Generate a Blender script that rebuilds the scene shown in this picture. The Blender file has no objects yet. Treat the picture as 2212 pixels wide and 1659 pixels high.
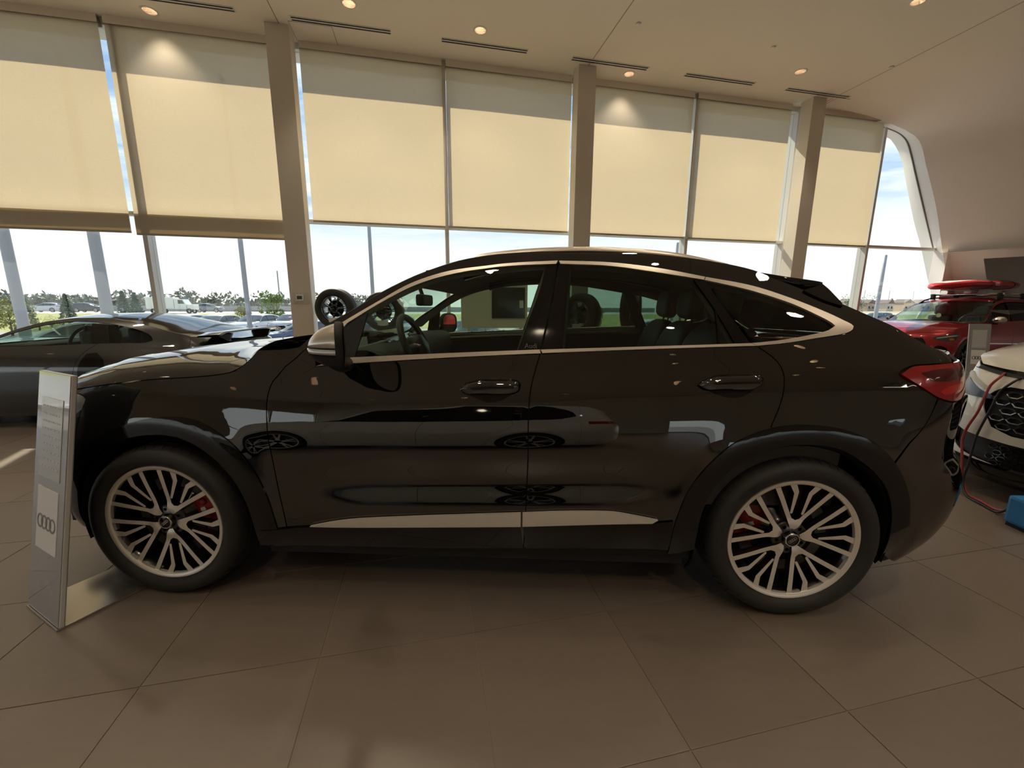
import bpy, bmesh, math, random
import numpy as np
from mathutils import Vector, Matrix, Euler
from mathutils.geometry import delaunay_2d_cdt

# ------------------------------------------------------------------ camera, world, sun, exposure
SC = bpy.context.scene
COL = SC.collection
R = math.radians
CAMX, CAMY, CAMZ = 1.672, -1.655, 1.354
cam_d = bpy.data.cameras.new('camera')
cam_d.sensor_fit = 'HORIZONTAL'; cam_d.sensor_width = 36.0
cam_d.lens = 36.0 * 880.0 / 2212.0
cam_d.clip_start = 0.05; cam_d.clip_end = 2000
cam = bpy.data.objects.new('camera', cam_d); COL.objects.link(cam)
cam.location = (CAMX, CAMY, CAMZ)
_y, _p, _r = R(2.45), R(-10.764), R(-0.291)
cam.rotation_euler = (Matrix.Rotation(_y, 3, 'Z') @ Matrix.Rotation(_p, 3, 'X') @ Matrix.Rotation(_r, 3, 'Y')
                      @ Matrix.Rotation(math.pi / 2, 3, 'X')).to_euler()
SC.camera = cam
vs = SC.view_settings
vs.view_transform = 'Standard'; vs.look = 'None'; vs.gamma = 1.0; vs.use_curve_mapping = False
vs.exposure = 0.88
SC.cycles.use_denoising = True
SC.cycles.max_bounces = 8; SC.cycles.diffuse_bounces = 4; SC.cycles.glossy_bounces = 4
SC.cycles.transparent_max_bounces = 16; SC.cycles.transmission_bounces = 4
SC.cycles.use_adaptive_sampling = True; SC.cycles.adaptive_threshold = 0.05; SC.cycles.adaptive_min_samples = 16
SC.cycles.sample_clamp_indirect = 6.0
SC.cycles.caustics_reflective = False; SC.cycles.caustics_refractive = False

# room frame: a along the glass front, b from the camera towards it
TH = R(14.7)
E1 = np.array([math.cos(TH), math.sin(TH)]); E2 = np.array([-math.sin(TH), math.cos(TH)])
def rw(a, b, z=0.0):
    return (CAMX + a * E1[0] + b * E2[0], CAMY + a * E1[1] + b * E2[1], z)
def rdir(a, b, z):
    return Vector((a * E1[0] + b * E2[0], a * E1[1] + b * E2[1], z))

world = bpy.data.worlds.new('sky'); SC.world = world; world.use_nodes = True
def build_world():
    nt = world.node_tree; nt.nodes.clear(); L = nt.links.new
    N = nt.nodes.new
    tc = N('ShaderNodeTexCoord'); sep = N('ShaderNodeSeparateXYZ'); L(tc.outputs['Generated'], sep.inputs[0])
    ramp = N('ShaderNodeValToRGB'); L(sep.outputs['Z'], ramp.inputs[0])
    e = ramp.color_ramp.elements
    e[0].position = 0.0; e[0].color = (1.15, 1.13, 1.08, 1)
    e[1].position = 1.0; e[1].color = (0.16, 0.36, 0.80, 1)
    m = e.new(0.11); m.color = (1.06, 1.07, 1.07, 1)
    m = e.new(0.22); m.color = (0.46, 0.63, 0.86, 1)
    m = e.new(0.42); m.color = (0.27, 0.46, 0.80, 1)
    # clouds on a flat layer overhead
    mx = N('ShaderNodeMath'); mx.operation = 'MAXIMUM'; L(sep.outputs['Z'], mx.inputs[0]); mx.inputs[1].default_value = 0.06
    dv = N('ShaderNodeVectorMath'); dv.operation = 'DIVIDE'; L(tc.outputs['Generated'], dv.inputs[0])
    cmb = N('ShaderNodeCombineXYZ'); [L(mx.outputs[0], cmb.inputs[i]) for i in range(3)]; L(cmb.outputs[0], dv.inputs[1])
    mp = N('ShaderNodeMapping'); L(dv.outputs[0], mp.inputs[0]); mp.inputs['Scale'].default_value = (0.55, 0.9, 0.0); mp.inputs['Location'].default_value = (3.1, 1.7, 0)
    nz = N('ShaderNodeTexNoise'); L(mp.outputs[0], nz.inputs['Vector']); nz.inputs['Scale'].default_value = 1.6
    nz.inputs['Detail'].default_value = 7; nz.inputs['Roughness'].default_value = 0.6; nz.inputs['Distortion'].default_value = 0.5
    cr = N('ShaderNodeValToRGB'); L(nz.outputs['Fac'], cr.inputs[0])
    cr.color_ramp.elements[0].position = 0.42; cr.color_ramp.elements[1].position = 0.72
    fd = N('ShaderNodeMapRange'); L(sep.outputs['Z'], fd.inputs['Value']); fd.inputs['From Min'].default_value = 0.05; fd.inputs['From Max'].default_value = 0.30; fd.interpolation_type = 'SMOOTHSTEP'
    cf = N('ShaderNodeMath'); cf.operation = 'MULTIPLY'; L(cr.outputs['Color'], cf.inputs[0]); L(fd.outputs['Result'], cf.inputs[1])
    mix = N('ShaderNodeMix'); mix.data_type = 'RGBA'; L(cf.outputs[0], mix.inputs['Factor'])
    L(ramp.outputs['Color'], mix.inputs['A']); mix.inputs['B'].default_value = (1.25, 1.22, 1.16, 1)
    bg = N('ShaderNodeBackground'); L(mix.outputs['Result'], bg.inputs['Color']); bg.inputs['Strength'].default_value = 0.72
    out = N('ShaderNodeOutputWorld'); L(bg.outputs[0], out.inputs['Surface'])
build_world()

sun_d = bpy.data.lights.new('sun', 'SUN'); sun_d.energy = 5.0; sun_d.angle = R(0.53); sun_d.color = (1.0, 0.90, 0.72)
sun = bpy.data.objects.new('sun', sun_d); COL.objects.link(sun)
sun.rotation_euler = rdir(0.278, -1.0, -1.10).to_track_quat('-Z', 'Y').to_euler()
sun.location = rw(-6, 30, 22)

# ------------------------------------------------------------------ materials
MATS = {}
def mat(name, col=(0.5, 0.5, 0.5), rough=0.5, metal=0.0, coat=0.0, coat_rough=0.02, coat_ior=1.5, spec=0.5, emit=None, estr=0.0,
        noise=None, bump=None, ior=1.5, sheen=0.0, var=0.0):
    """noise=(scale, amount): grain in the colour; bump=(scale, strength); var: per-object brightness spread"""
    if name in MATS: return MATS[name]
    m = bpy.data.materials.new(name); m.use_nodes = True; nt = m.node_tree; L = nt.links.new
    b = nt.nodes['Principled BSDF']
    b.inputs['Base Color'].default_value = (*col, 1); b.inputs['Roughness'].default_value = rough
    b.inputs['Metallic'].default_value = metal; b.inputs['Coat Weight'].default_value = coat
    b.inputs['Coat Roughness'].default_value = coat_rough; b.inputs['Coat IOR'].default_value = coat_ior
    b.inputs['Specular IOR Level'].default_value = spec; b.inputs['IOR'].default_value = ior
    b.inputs['Sheen Weight'].default_value = sheen
    if emit: b.inputs['Emission Color'].default_value = (*emit, 1); b.inputs['Emission Strength'].default_value = estr
    tc = None
    if noise or bump: tc = nt.nodes.new('ShaderNodeTexCoord')
    src = None
    if noise:
        n = nt.nodes.new('ShaderNodeTexNoise'); n.inputs['Scale'].default_value = noise[0]; n.inputs['Detail'].default_value = 5
        L(tc.outputs['Object'], n.inputs['Vector'])
        mr = nt.nodes.new('ShaderNodeMapRange'); L(n.outputs['Fac'], mr.inputs['Value'])
        mr.inputs['From Min'].default_value = 0.25; mr.inputs['From Max'].default_value = 0.75
        mr.inputs['To Min'].default_value = 1 - noise[1]; mr.inputs['To Max'].default_value = 1 + noise[1]
        src = mr.outputs['Result']
    if var:
        oi = nt.nodes.new('ShaderNodeObjectInfo'); mr2 = nt.nodes.new('ShaderNodeMapRange'); L(oi.outputs['Random'], mr2.inputs['Value'])
        mr2.inputs['To Min'].default_value = 1 - var; mr2.inputs['To Max'].default_value = 1 + var
        if src:
            mu = nt.nodes.new('ShaderNodeMath'); mu.operation = 'MULTIPLY'; L(src, mu.inputs[0]); L(mr2.outputs['Result'], mu.inputs[1]); src = mu.outputs[0]
        else: src = mr2.outputs['Result']
    if src:
        vm = nt.nodes.new('ShaderNodeVectorMath'); vm.operation = 'SCALE'; vm.inputs[0].default_value = col; L(src, vm.inputs['Scale'])
        L(vm.outputs[0], b.inputs['Base Color'])
    if bump:
        n2 = nt.nodes.new('ShaderNodeTexNoise'); n2.inputs['Scale'].default_value = bump[0]; n2.inputs['Detail'].default_value = 4
        L(tc.outputs['Object'], n2.inputs['Vector'])
        bp = nt.nodes.new('ShaderNodeBump'); bp.inputs['Strength'].default_value = bump[1]; bp.inputs['Distance'].default_value = 0.01
        L(n2.outputs['Fac'], bp.inputs['Height']); L(bp.outputs[0], b.inputs['Normal'])
    MATS[name] = m; return m
def glass_mat(name, tint, refl=1.0, rough=0.0, ior=1.5):
    """thin sheet: tinted see-through plus a mirror film by angle"""
    if name in MATS: return MATS[name]
    m = bpy.data.materials.new(name); m.use_nodes = True; nt = m.node_tree; L = nt.links.new; nt.nodes.clear()
    t = nt.nodes.new('ShaderNodeBsdfTransparent'); t.inputs['Color'].default_value = (*tint, 1)
    g = nt.nodes.new('ShaderNodeBsdfGlossy'); g.inputs['Roughness'].default_value = rough; g.inputs['Color'].default_value = (refl, refl, refl, 1)
    lw = nt.nodes.new('ShaderNodeLayerWeight'); lw.inputs['Blend'].default_value = 0.5
    pw = nt.nodes.new('ShaderNodeMath'); pw.operation = 'POWER'; L(lw.outputs['Facing'], pw.inputs[0]); pw.inputs[1].default_value = 5.0
    f = nt.nodes.new('ShaderNodeMapRange'); L(pw.outputs[0], f.inputs['Value']); f0 = ((ior - 1) / (ior + 1)) ** 2
    f.inputs['To Min'].default_value = f0; f.inputs['To Max'].default_value = 0.9
    x = nt.nodes.new('ShaderNodeMixShader'); L(f.outputs[0], x.inputs[0]); L(t.outputs[0], x.inputs[1]); L(g.outputs[0], x.inputs[2])
    o = nt.nodes.new('ShaderNodeOutputMaterial'); L(x.outputs[0], o.inputs['Surface'])
    MATS[name] = m; return m
def blind_mat(name='blind_fabric', k=0.62, see=0.035):
    m = bpy.data.materials.new(name); m.use_nodes = True; nt = m.node_tree; L = nt.links.new; nt.nodes.clear(); N = nt.nodes.new
    tc = N('ShaderNodeTexCoord')
    n = N('ShaderNodeTexNoise'); n.inputs['Scale'].default_value = 60; n.inputs['Detail'].default_value = 3; L(tc.outputs['Object'], n.inputs['Vector'])
    mr = N('ShaderNodeMapRange'); L(n.outputs['Fac'], mr.inputs['Value']); mr.inputs['To Min'].default_value = 0.93; mr.inputs['To Max'].default_value = 1.07
    def scaled(c):
        v = N('ShaderNodeVectorMath'); v.operation = 'SCALE'; v.inputs[0].default_value = c; L(mr.outputs['Result'], v.inputs['Scale']); return v.outputs[0]
    d = N('ShaderNodeBsdfDiffuse'); L(scaled((0.56, 0.52, 0.44)), d.inputs['Color'])
    t = N('ShaderNodeBsdfTranslucent'); L(scaled((0.54, 0.425, 0.285)), t.inputs['Color'])
    x = N('ShaderNodeMixShader'); x.inputs[0].default_value = k; L(d.outputs[0], x.inputs[1]); L(t.outputs[0], x.inputs[2])
    tr = N('ShaderNodeBsdfTransparent'); tr.inputs['Color'].default_value = (1, 0.95, 0.85, 1)
    y = N('ShaderNodeMixShader'); y.inputs[0].default_value = see; L(x.outputs[0], y.inputs[1]); L(tr.outputs[0], y.inputs[2])
    o = N('ShaderNodeOutputMaterial'); L(y.outputs[0], o.inputs['Surface'])
    return m

PAINT_BLACK = mat('black_paint', (0.0022, 0.0022, 0.0024), 0.30, coat=1.0, coat_rough=0.010, coat_ior=1.95, spec=0.0)
GLOSS_BLACK = mat('gloss_black_trim', (0.004, 0.004, 0.004), 0.07, spec=0.5)
MATT_BLACK = mat('matt_black_plastic', (0.010, 0.010, 0.0105), 0.65, bump=(400, 0.05))
SATIN_ALU = mat('satin_aluminium', (0.84, 0.76, 0.68), 0.33, metal=0.85, bump=(900, 0.02))
SILVER_INLAY = mat('silver_inlay', (0.74, 0.70, 0.62), 0.38, metal=0.35, bump=(900, 0.02))
SILVER_CAP = mat('silver_paint', (0.66, 0.60, 0.52), 0.30, metal=0.7, coat=0.7, coat_rough=0.03)
CHROME = mat('chrome', (0.75, 0.74, 0.72), 0.08, metal=1.0)
RUBBER = mat('tyre_rubber', (0.020, 0.019, 0.018), 0.62, bump=(220, 0.06))
ALLOY = mat('machined_alloy', (0.86, 0.82, 0.75), 0.34, metal=0.55, bump=(700, 0.02))
ALLOY_DARK = mat('dark_wheel_paint', (0.008, 0.008, 0.009), 0.22, coat=0.6)
ROTOR = mat('brake_rotor', (0.16, 0.15, 0.14), 0.42, metal=0.8)
RED_CALIPER = mat('red_caliper', (0.42, 0.012, 0.016), 0.35, coat=0.5)
WHITE_PRINT = mat('white_print', (0.82, 0.82, 0.80), 0.55)
GREY_PRINT = mat('grey_print', (0.11, 0.115, 0.12), 0.5)
CABIN = mat('cabin_trim', (0.050, 0.051, 0.048), 0.72, bump=(260, 0.08))
HEADLINER = mat('headliner_cloth', (0.17, 0.168, 0.15), 0.9, bump=(500, 0.08))
LEATHER = mat('black_leather', (0.022, 0.023, 0.024), 0.45, bump=(160, 0.12))
STITCH = mat('grey_stitching', (0.30, 0.31, 0.30), 0.6)
GLASS_CLEAR = glass_mat('clear_car_glass', (0.66, 0.78, 0.70))
GLASS_DARK = glass_mat('privacy_glass', (0.30, 0.40, 0.34), ior=1.55)
GLASS_WS = glass_mat('windscreen_glass', (0.70, 0.82, 0.75))
GLASS_ROOM = glass_mat('facade_glass', (0.90, 0.93, 0.92))
GLASS_BLACK = mat('black_glazing', (0.006, 0.007, 0.007), 0.05, spec=0.6)
LENS_CLEAR = mat('clear_lamp_lens', (0.55, 0.57, 0.58), 0.08, metal=0.35, coat=1.0)

# ------------------------------------------------------------------ mesh helpers
def mk(name, V, F, mats, parent=None, fm=None, smooth=False, ln=None, loc=None, rot=None):
    me = bpy.data.meshes.new(name)
    V = np.asarray(V, float)
    me.from_pydata([tuple(v) for v in V], [], [tuple(int(i) for i in f) for f in F])
    for m in (mats if isinstance(mats, (list, tuple)) else [mats]): me.materials.append(m)
    if fm is not None: me.polygons.foreach_set('material_index', np.asarray(fm, np.int32))
    if smooth or ln is not None: me.polygons.foreach_set('use_smooth', np.ones(len(me.polygons), bool))
    if ln is not None: me.normals_split_custom_set([tuple(n) for n in ln])
    me.update()
    o = bpy.data.objects.new(name, me); COL.objects.link(o)
    if parent is not None: o.parent = parent
    if loc is not None: o.location = loc
    if rot is not None: o.rotation_euler = rot
    return o
def empty(name, loc=(0, 0, 0), rz=0.0, parent=None):
    o = bpy.data.objects.new(name, None); COL.objects.link(o); o.location = loc; o.rotation_euler = (0, 0, rz)
    o.empty_display_size = 0.2
    if parent is not None: o.parent = parent
    return o
def tag(o, label=None, cat=None, group=None, kind=None):
    if label: o['label'] = label
    if cat: o['category'] = cat
    if group: o['group'] = group
    if kind: o['kind'] = kind
    return o
def copy_tree(o, parent=None):
    c = o.copy(); COL.objects.link(c); c.parent = parent
    for ch in list(o.children): copy_tree(ch, c)
    return c
class MB:
    """collects boxes, tubes, lathes and prisms into one mesh"""
    def __init__(s): s.V = []; s.F = []; s.M = []; s.n = 0
    def add(s, V, F, m=0):
        s.V.append(np.asarray(V, float).reshape(-1, 3)); s.F += [tuple(i + s.n for i in f) for f in F]; s.M += [m] * len(F); s.n += len(s.V[-1]); return s
    def box(s, x0, x1, y0, y1, z0, z1, m=0, bev=0.0):
        if bev <= 0:
            V = [(x, y, z) for z in (z0, z1) for y in (y0, y1) for x in (x0, x1)]
            return s.add(V, [(0, 2, 3, 1), (4, 5, 7, 6), (0, 1, 5, 4), (2, 6, 7, 3), (0, 4, 6, 2), (1, 3, 7, 5)], m)
        bm = bmesh.new(); bmesh.ops.create_cube(bm, size=1.0)
        for v in bm.verts:
            v.co = Vector(((x0 + x1) / 2 + v.co.x * (x1 - x0), (y0 + y1) / 2 + v.co.y * (y1 - y0), (z0 + z1) / 2 + v.co.z * (z1 - z0)))
        bmesh.ops.bevel(bm, geom=bm.edges[:], offset=bev, segments=2, profile=0.6, affect='EDGES')
        bm.verts.index_update()
        V = [tuple(v.co) for v in bm.verts]; F = [[v.index for v in f.verts] for f in bm.faces]; bm.free()
        return s.add(V, F, m)
    def tube(s, pts, r, n=10, m=0, cap=True, closed=False):
        P = np.asarray(pts, float); k = len(P); r = np.broadcast_to(np.asarray(r, float), (k,))
        T = np.gradient(P, axis=0) if not closed else np.roll(P, -1, 0) - np.roll(P, 1, 0)
        T /= np.maximum(np.linalg.norm(T, axis=1), 1e-9)[:, None]
        up = np.array([0, 0, 1.0]) if abs(T[0][2]) < 0.9 else np.array([1.0, 0, 0])
        A = up - T[0] * (up @ T[0]); A /= np.linalg.norm(A); V = []
        th = np.linspace(0, 2 * np.pi, n, endpoint=False)
        for i in range(k):
            A = A - T[i] * (A @ T[i]); A /= np.linalg.norm(A); B = np.cross(T[i], A)
            V.append(P[i] + r[i] * (np.cos(th)[:, None] * A + np.sin(th)[:, None] * B))
        V = np.concatenate(V); F = []
        for i in range(k if closed else k - 1):
            j = (i + 1) % k
            for a in range(n):
                b = (a + 1) % n; F.append((i * n + a, i * n + b, j * n + b, j * n + a))
        if cap and not closed: F.append(tuple(range(n - 1, -1, -1))); F.append(tuple((k - 1) * n + a for a in range(n)))
        return s.add(V, F, m)
    def lathe(s, prof, n=64, axis='Y', c=(0, 0, 0), m=0, closed=False, mfun=None):
        """prof: (radius, along axis) list"""
        th = np.linspace(0, 2 * np.pi, n, endpoint=False); P = np.asarray(prof, float); V = []
        for r, h in P:
            x, y = r * np.cos(th), r * np.sin(th); hh = np.full(n, h)
            V.append(np.stack({'Y': (x, hh, y), 'Z': (x, y, hh), 'X': (hh, x, y)}[axis], -1))
        V = np.concatenate(V) + np.asarray(c); k = len(P); F = []; M = []
        for i in range(k if closed else k - 1):
            j = (i + 1) % k
            for a in range(n):
                b = (a + 1) % n; f = (i * n + a, j * n + a, j * n + b, i * n + b); F.append(f if axis == 'Y' else f[::-1])
                M.append(mfun(i) if mfun else m)
        s.V.append(V); s.F += [tuple(q + s.n for q in f) for f in F]; s.M += M; s.n += len(V); return s
    def prism(s, poly, h0, h1, axis='Y', m=0, mside=None):
        P = np.asarray(poly, float); n = len(P)
        def lift(h):
            hh = np.full(n, h)
            return np.stack({'Y': (P[:, 0], hh, P[:, 1]), 'Z': (P[:, 0], P[:, 1], hh), 'X': (hh, P[:, 0], P[:, 1])}[axis], -1)
        V = np.concatenate([lift(h0), lift(h1)])
        F = [tuple(range(n)), tuple(range(2 * n - 1, n - 1, -1))]
        sd = [(i, i + n, (i + 1) % n + n, (i + 1) % n) for i in range(n)]
        s.add(V, F, m); s.add(V, sd, m if mside is None else mside); return s
    def xf(s, M):
        M = np.array(M); s.V = [v @ M[:3, :3].T + M[:3, 3] for v in s.V]; return s
    def build(s, name, mats, parent=None, smooth=False, auto=None, **k):
        o = mk(name, np.concatenate(s.V), s.F, mats, parent, s.M if isinstance(mats, (list, tuple)) else None, smooth or auto is not None, **k)
        if auto is not None:
            o.data.set_sharp_from_angle(angle=R(auto))
        return o
def rbox(name, a0, a1, b0, b1, z0, z1, mats, parent=None, bev=0.0, **k):
    """box in the room frame"""
    mb = MB(); mb.box(a0, a1, b0, b1, z0, z1, bev=bev)
    V = np.concatenate(mb.V); W = np.stack([CAMX + V[:, 0] * E1[0] + V[:, 1] * E2[0], CAMY + V[:, 0] * E1[1] + V[:, 1] * E2[1], V[:, 2]], -1)
    c = np.array(rw((a0 + a1) / 2, (b0 + b1) / 2, z0))
    if parent is not None: c = np.array(parent.location)
    o = mk(name, W - c, mb.F, mats, parent, smooth=False)
    if parent is None: o.location = c
    return o
def cr(pts, step=0.03, closed=False):
    """smooth curve through points, resampled"""
    P = np.asarray(pts, float); n = len(P)
    if n == 2 and not closed:
        k = max(1, int(np.ceil(np.linalg.norm(P[1] - P[0]) / step))); return P[0] + (P[1] - P[0]) * np.linspace(0, 1, k + 1)[:, None]
    Q = np.concatenate([P[-1:], P, P[:2]]) if closed else np.concatenate([2 * P[:1] - P[1:2], P, 2 * P[-1:] - P[-2:-1]])
    out = []
    for i in range(n if closed else n - 1):
        p0, p1, p2, p3 = Q[i:i + 4]
        d = [max(np.linalg.norm(b - a), 1e-6) ** 0.5 for a, b in ((p0, p1), (p1, p2), (p2, p3))]
        t0, t1 = 0, d[0]; t2 = t1 + d[1]; t3 = t2 + d[2]
        k = max(1, int(np.ceil(np.linalg.norm(p2 - p1) / step)))
        for t in np.linspace(t1, t2, k, endpoint=False):
            a1 = (t1 - t) / (t1 - t0) * p0 + (t - t0) / (t1 - t0) * p1; a2 = (t2 - t) / (t2 - t1) * p1 + (t - t1) / (t2 - t1) * p2
            a3 = (t3 - t) / (t3 - t2) * p2 + (t - t2) / (t3 - t2) * p3
            b1 = (t2 - t) / (t2 - t0) * a1 + (t - t0) / (t2 - t0) * a2; b2 = (t3 - t) / (t3 - t1) * a2 + (t - t1) / (t3 - t1) * a3
            out.append((t2 - t) / (t2 - t1) * b1 + (t - t1) / (t2 - t1) * b2)
    if not closed: out.append(P[-1])
    return np.array(out)
def join(*segs):
    out = []
    for s in segs:
        for p in np.asarray(s, float):
            if not out or np.linalg.norm(p - out[-1]) > 1e-4: out.append(p)
    if np.linalg.norm(out[0] - out[-1]) < 1e-4: out.pop()
    return np.array(out)
def dens(P, step):
    P = np.asarray(P, float); out = []
    for a, b in zip(P, np.roll(P, -1, 0)):
        k = max(1, int(np.ceil(np.linalg.norm(b - a) / step)))
        out += [a + (b - a) * t for t in np.linspace(0, 1, k, endpoint=False)]
    return np.array(out)
def pin(P, poly):
    """points inside polygon"""
    P = np.asarray(P, float); q = np.asarray(poly, float); x, y = P[:, 0], P[:, 1]; ins = np.zeros(len(P), bool)
    x0, y0 = q[:, 0], q[:, 1]; x1, y1 = np.roll(x0, -1), np.roll(y0, -1)
    for a, b, c, d in zip(x0, y0, x1, y1):
        if b == d: continue
        ins ^= ((b > y) != (d > y)) & (x < (c - a) * (y - b) / (d - b) + a)
    return ins
def inset(poly, d):
    """shrink a polygon by d (mitred)"""
    P = np.asarray(poly, float); A = np.roll(P, 1, 0); B = np.roll(P, -1, 0)
    area = 0.5 * np.sum(P[:, 0] * B[:, 1] - B[:, 0] * P[:, 1]); sg = 1 if area > 0 else -1
    e0 = P - A; e1 = B - P; e0 /= np.maximum(np.linalg.norm(e0, axis=1), 1e-9)[:, None]; e1 /= np.maximum(np.linalg.norm(e1, axis=1), 1e-9)[:, None]
    n0 = np.stack([-e0[:, 1], e0[:, 0]], 1) * sg; n1 = np.stack([-e1[:, 1], e1[:, 0]], 1) * sg
    m = n0 + n1; l2 = np.sum(m * m, 1); m = m * (2 / np.maximum(l2, 0.6))[:, None]
    return P + m * d
def tri_fill(poly, step, holes=(), bstep=None):
    bstep = bstep or step
    P = dens(poly, bstep); Hs = [dens(h, bstep) for h in holes]
    lo, hi = P.min(0), P.max(0)
    gx = np.arange(lo[0] + step / 2, hi[0], step); gy = np.arange(lo[1] + step / 2, hi[1], step * 0.866)
    G = np.array([(x + (step / 2 if j % 2 else 0), y) for j, y in enumerate(gy) for x in gx]).reshape(-1, 2)
    if len(G):
        k = pin(G, P)
        for h in Hs: k &= ~pin(G, h)
        G = G[k]
    B = np.concatenate([P] + Hs)
    if len(G):
        d = np.full(len(G), 9.0)
        for i in range(0, len(B), 200):
            d = np.minimum(d, np.sqrt(((G[:, None, :] - B[None, i:i + 200, :]) ** 2).sum(-1)).min(1))
        G = G[d > 0.5 * min(step, bstep * 1.2)]
    pts = [Vector(p) for p in B] + [Vector(p) for p in G]
    E = []; o = 0
    for loop in [P] + Hs:
        n = len(loop); E += [(o + i, o + (i + 1) % n) for i in range(n)]; o += n
    r = delaunay_2d_cdt(pts, E, [], 0, 1e-6)
    W = np.array([tuple(v) for v in r[0]]); T = np.array([t for t in r[2] if len(t) == 3], int)
    c = W[T].mean(1); k = pin(c, P)
    for h in Hs: k &= ~pin(c, h)
    T = T[k]; used = np.unique(T); mp = -np.ones(len(W), int); mp[used] = np.arange(len(used))
    return W[used], mp[T]
def region(name, poly, S, mats, parent=None, step=0.035, bstep=None, holes=(), off=0.0, skirt=0.010, skirt_m=0, out=None, mirror=None,
           org=(0, 0, 0), gap=0.0, dome=0.0):
    """fill an outline given in surface coordinates, lay it on S, shade it with the surface's own normals, fold its rim inwards.
    out: a point inside the body, mirror: centre-plane y"""
    if gap: poly = inset(poly, gap)
    W, T = tri_fill(poly, step, holes, bstep)
    e = 1e-3
    P = S(W[:, 0], W[:, 1])
    Pu = S(W[:, 0] + e, W[:, 1]) - S(W[:, 0] - e, W[:, 1]); Pv = S(W[:, 0], W[:, 1] + e) - S(W[:, 0], W[:, 1] - e)
    N = np.cross(Pu, Pv); N /= np.maximum(np.linalg.norm(N, axis=1), 1e-12)[:, None]
    flip = False
    if out is not None and np.mean(np.sum(N * (P - np.asarray(out)), 1)) < 0: N = -N; flip = True
    offv = np.full(len(P), off)
    if dome:
        B = dens(poly, bstep or step); dd = np.full(len(W), 9.0)
        for i in range(0, len(B), 200): dd = np.minimum(dd, np.sqrt(((W[:, None] - B[None, i:i + 200]) ** 2).sum(-1)).min(1))
        offv = offv + dome * np.sqrt(np.clip(dd / max(dd.max(), 1e-6), 0, 1))
    P = P + N * offv[:, None]
    if dome:  # re-estimate normals from the bulged mesh
        fn = np.cross(P[T[:, 1]] - P[T[:, 0]], P[T[:, 2]] - P[T[:, 0]]); N2 = np.zeros_like(P)
        for k in range(3): np.add.at(N2, T[:, k], fn)
        N2 /= np.maximum(np.linalg.norm(N2, axis=1), 1e-12)[:, None]
        N2[np.sum(N2 * N, 1) < 0] *= -1; N = N2
    if mirror is not None: P = P.copy(); P[:, 1] = 2 * mirror - P[:, 1]; N = N.copy(); N[:, 1] *= -1
    a = P[T[:, 1]] - P[T[:, 0]]; b = P[T[:, 2]] - P[T[:, 0]]; fn = np.cross(a, b)
    bad = np.sum(fn * N[T[:, 0]], 1) < 0; T = T.copy(); T[bad] = T[bad][:, ::-1]
    F = [tuple(t) for t in T]; LN = [N[i] for t in T for i in t]; FM = [0] * len(F); V = [P]
    if skirt:
        ed = {}
        for t in T:
            for i in range(3):
                q = (t[i], t[(i + 1) % 3]); ed[q] = 1
        be = [q for q in ed if (q[1], q[0]) not in ed]
        bv = np.unique(np.array(be).ravel()); mp = {int(v): i for i, v in enumerate(bv)}; n0 = len(P)
        V.append(P[bv]); V.append(P[bv] - N[bv] * skirt); nb = len(bv)
        for (i, j) in be:
            f = (n0 + mp[int(j)], n0 + mp[int(i)], n0 + nb + mp[int(i)], n0 + nb + mp[int(j)])
            F.append(f); FM.append(skirt_m)
            q = np.cross(P[i] - P[j], -N[i]); q /= max(np.linalg.norm(q), 1e-12); LN += [q] * 4
    V = np.concatenate(V) - np.asarray(org)
    return mk(name, V, F, mats, parent, FM, True, LN)
def grid(name, P, mats, parent=None, out=None, org=(0, 0, 0), wrap=False, flip=False):
    """regular grid of points (n,m,3) as a smooth sheet"""
    n, m = P.shape[:2]; F = []
    for i in range(n - 1):
        for j in range(m if wrap else m - 1):
            k = (j + 1) % m
            f = (i * m + j, (i + 1) * m + j, (i + 1) * m + k, i * m + k); F.append(f[::-1] if flip else f)
    V = P.reshape(-1, 3)
    if out is not None:
        f = F[len(F) // 2]; nrm = np.cross(V[f[1]] - V[f[0]], V[f[3]] - V[f[0]])
        if nrm @ (V[f[0]] - np.asarray(out)) < 0: F = [q[::-1] for q in F]
    return mk(name, V - np.asarray(org), F, mats, parent, smooth=True)
def text_mesh(body, size=0.1, extrude=0.0, align='CENTER'):
    c = bpy.data.curves.new('txt', 'FONT'); c.body = body; c.size = size; c.extrude = extrude; c.align_x = align; c.align_y = 'CENTER'; c.resolution_u = 3
    o = bpy.data.objects.new('txt', c); COL.objects.link(o)
    bpy.context.view_layer.update()
    me = bpy.data.meshes.new_from_object(o.evaluated_get(bpy.context.evaluated_depsgraph_get()))
    V = np.array([tuple(v.co) for v in me.vertices]).reshape(-1, 3); F = [tuple(p.vertices) for p in me.polygons]
    bpy.data.objects.remove(o); bpy.data.curves.remove(c); bpy.data.meshes.remove(me)
    return V, F
def rings_mesh(w, t, h=0.002, n=40):
    """four interlocked flat rings of overall width w, band t, laid in x/z facing -y"""
    mb = MB(); r = w / 6.1; sp = (w - 2 * r) / 3
    for i in range(4):
        mb.lathe([(r - t, 0), (r - t, -h), (r, -h), (r, 0)], n, 'Y', (-w / 2 + r + i * sp, -0.0002 * (i % 2), 0))
    return mb

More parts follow.
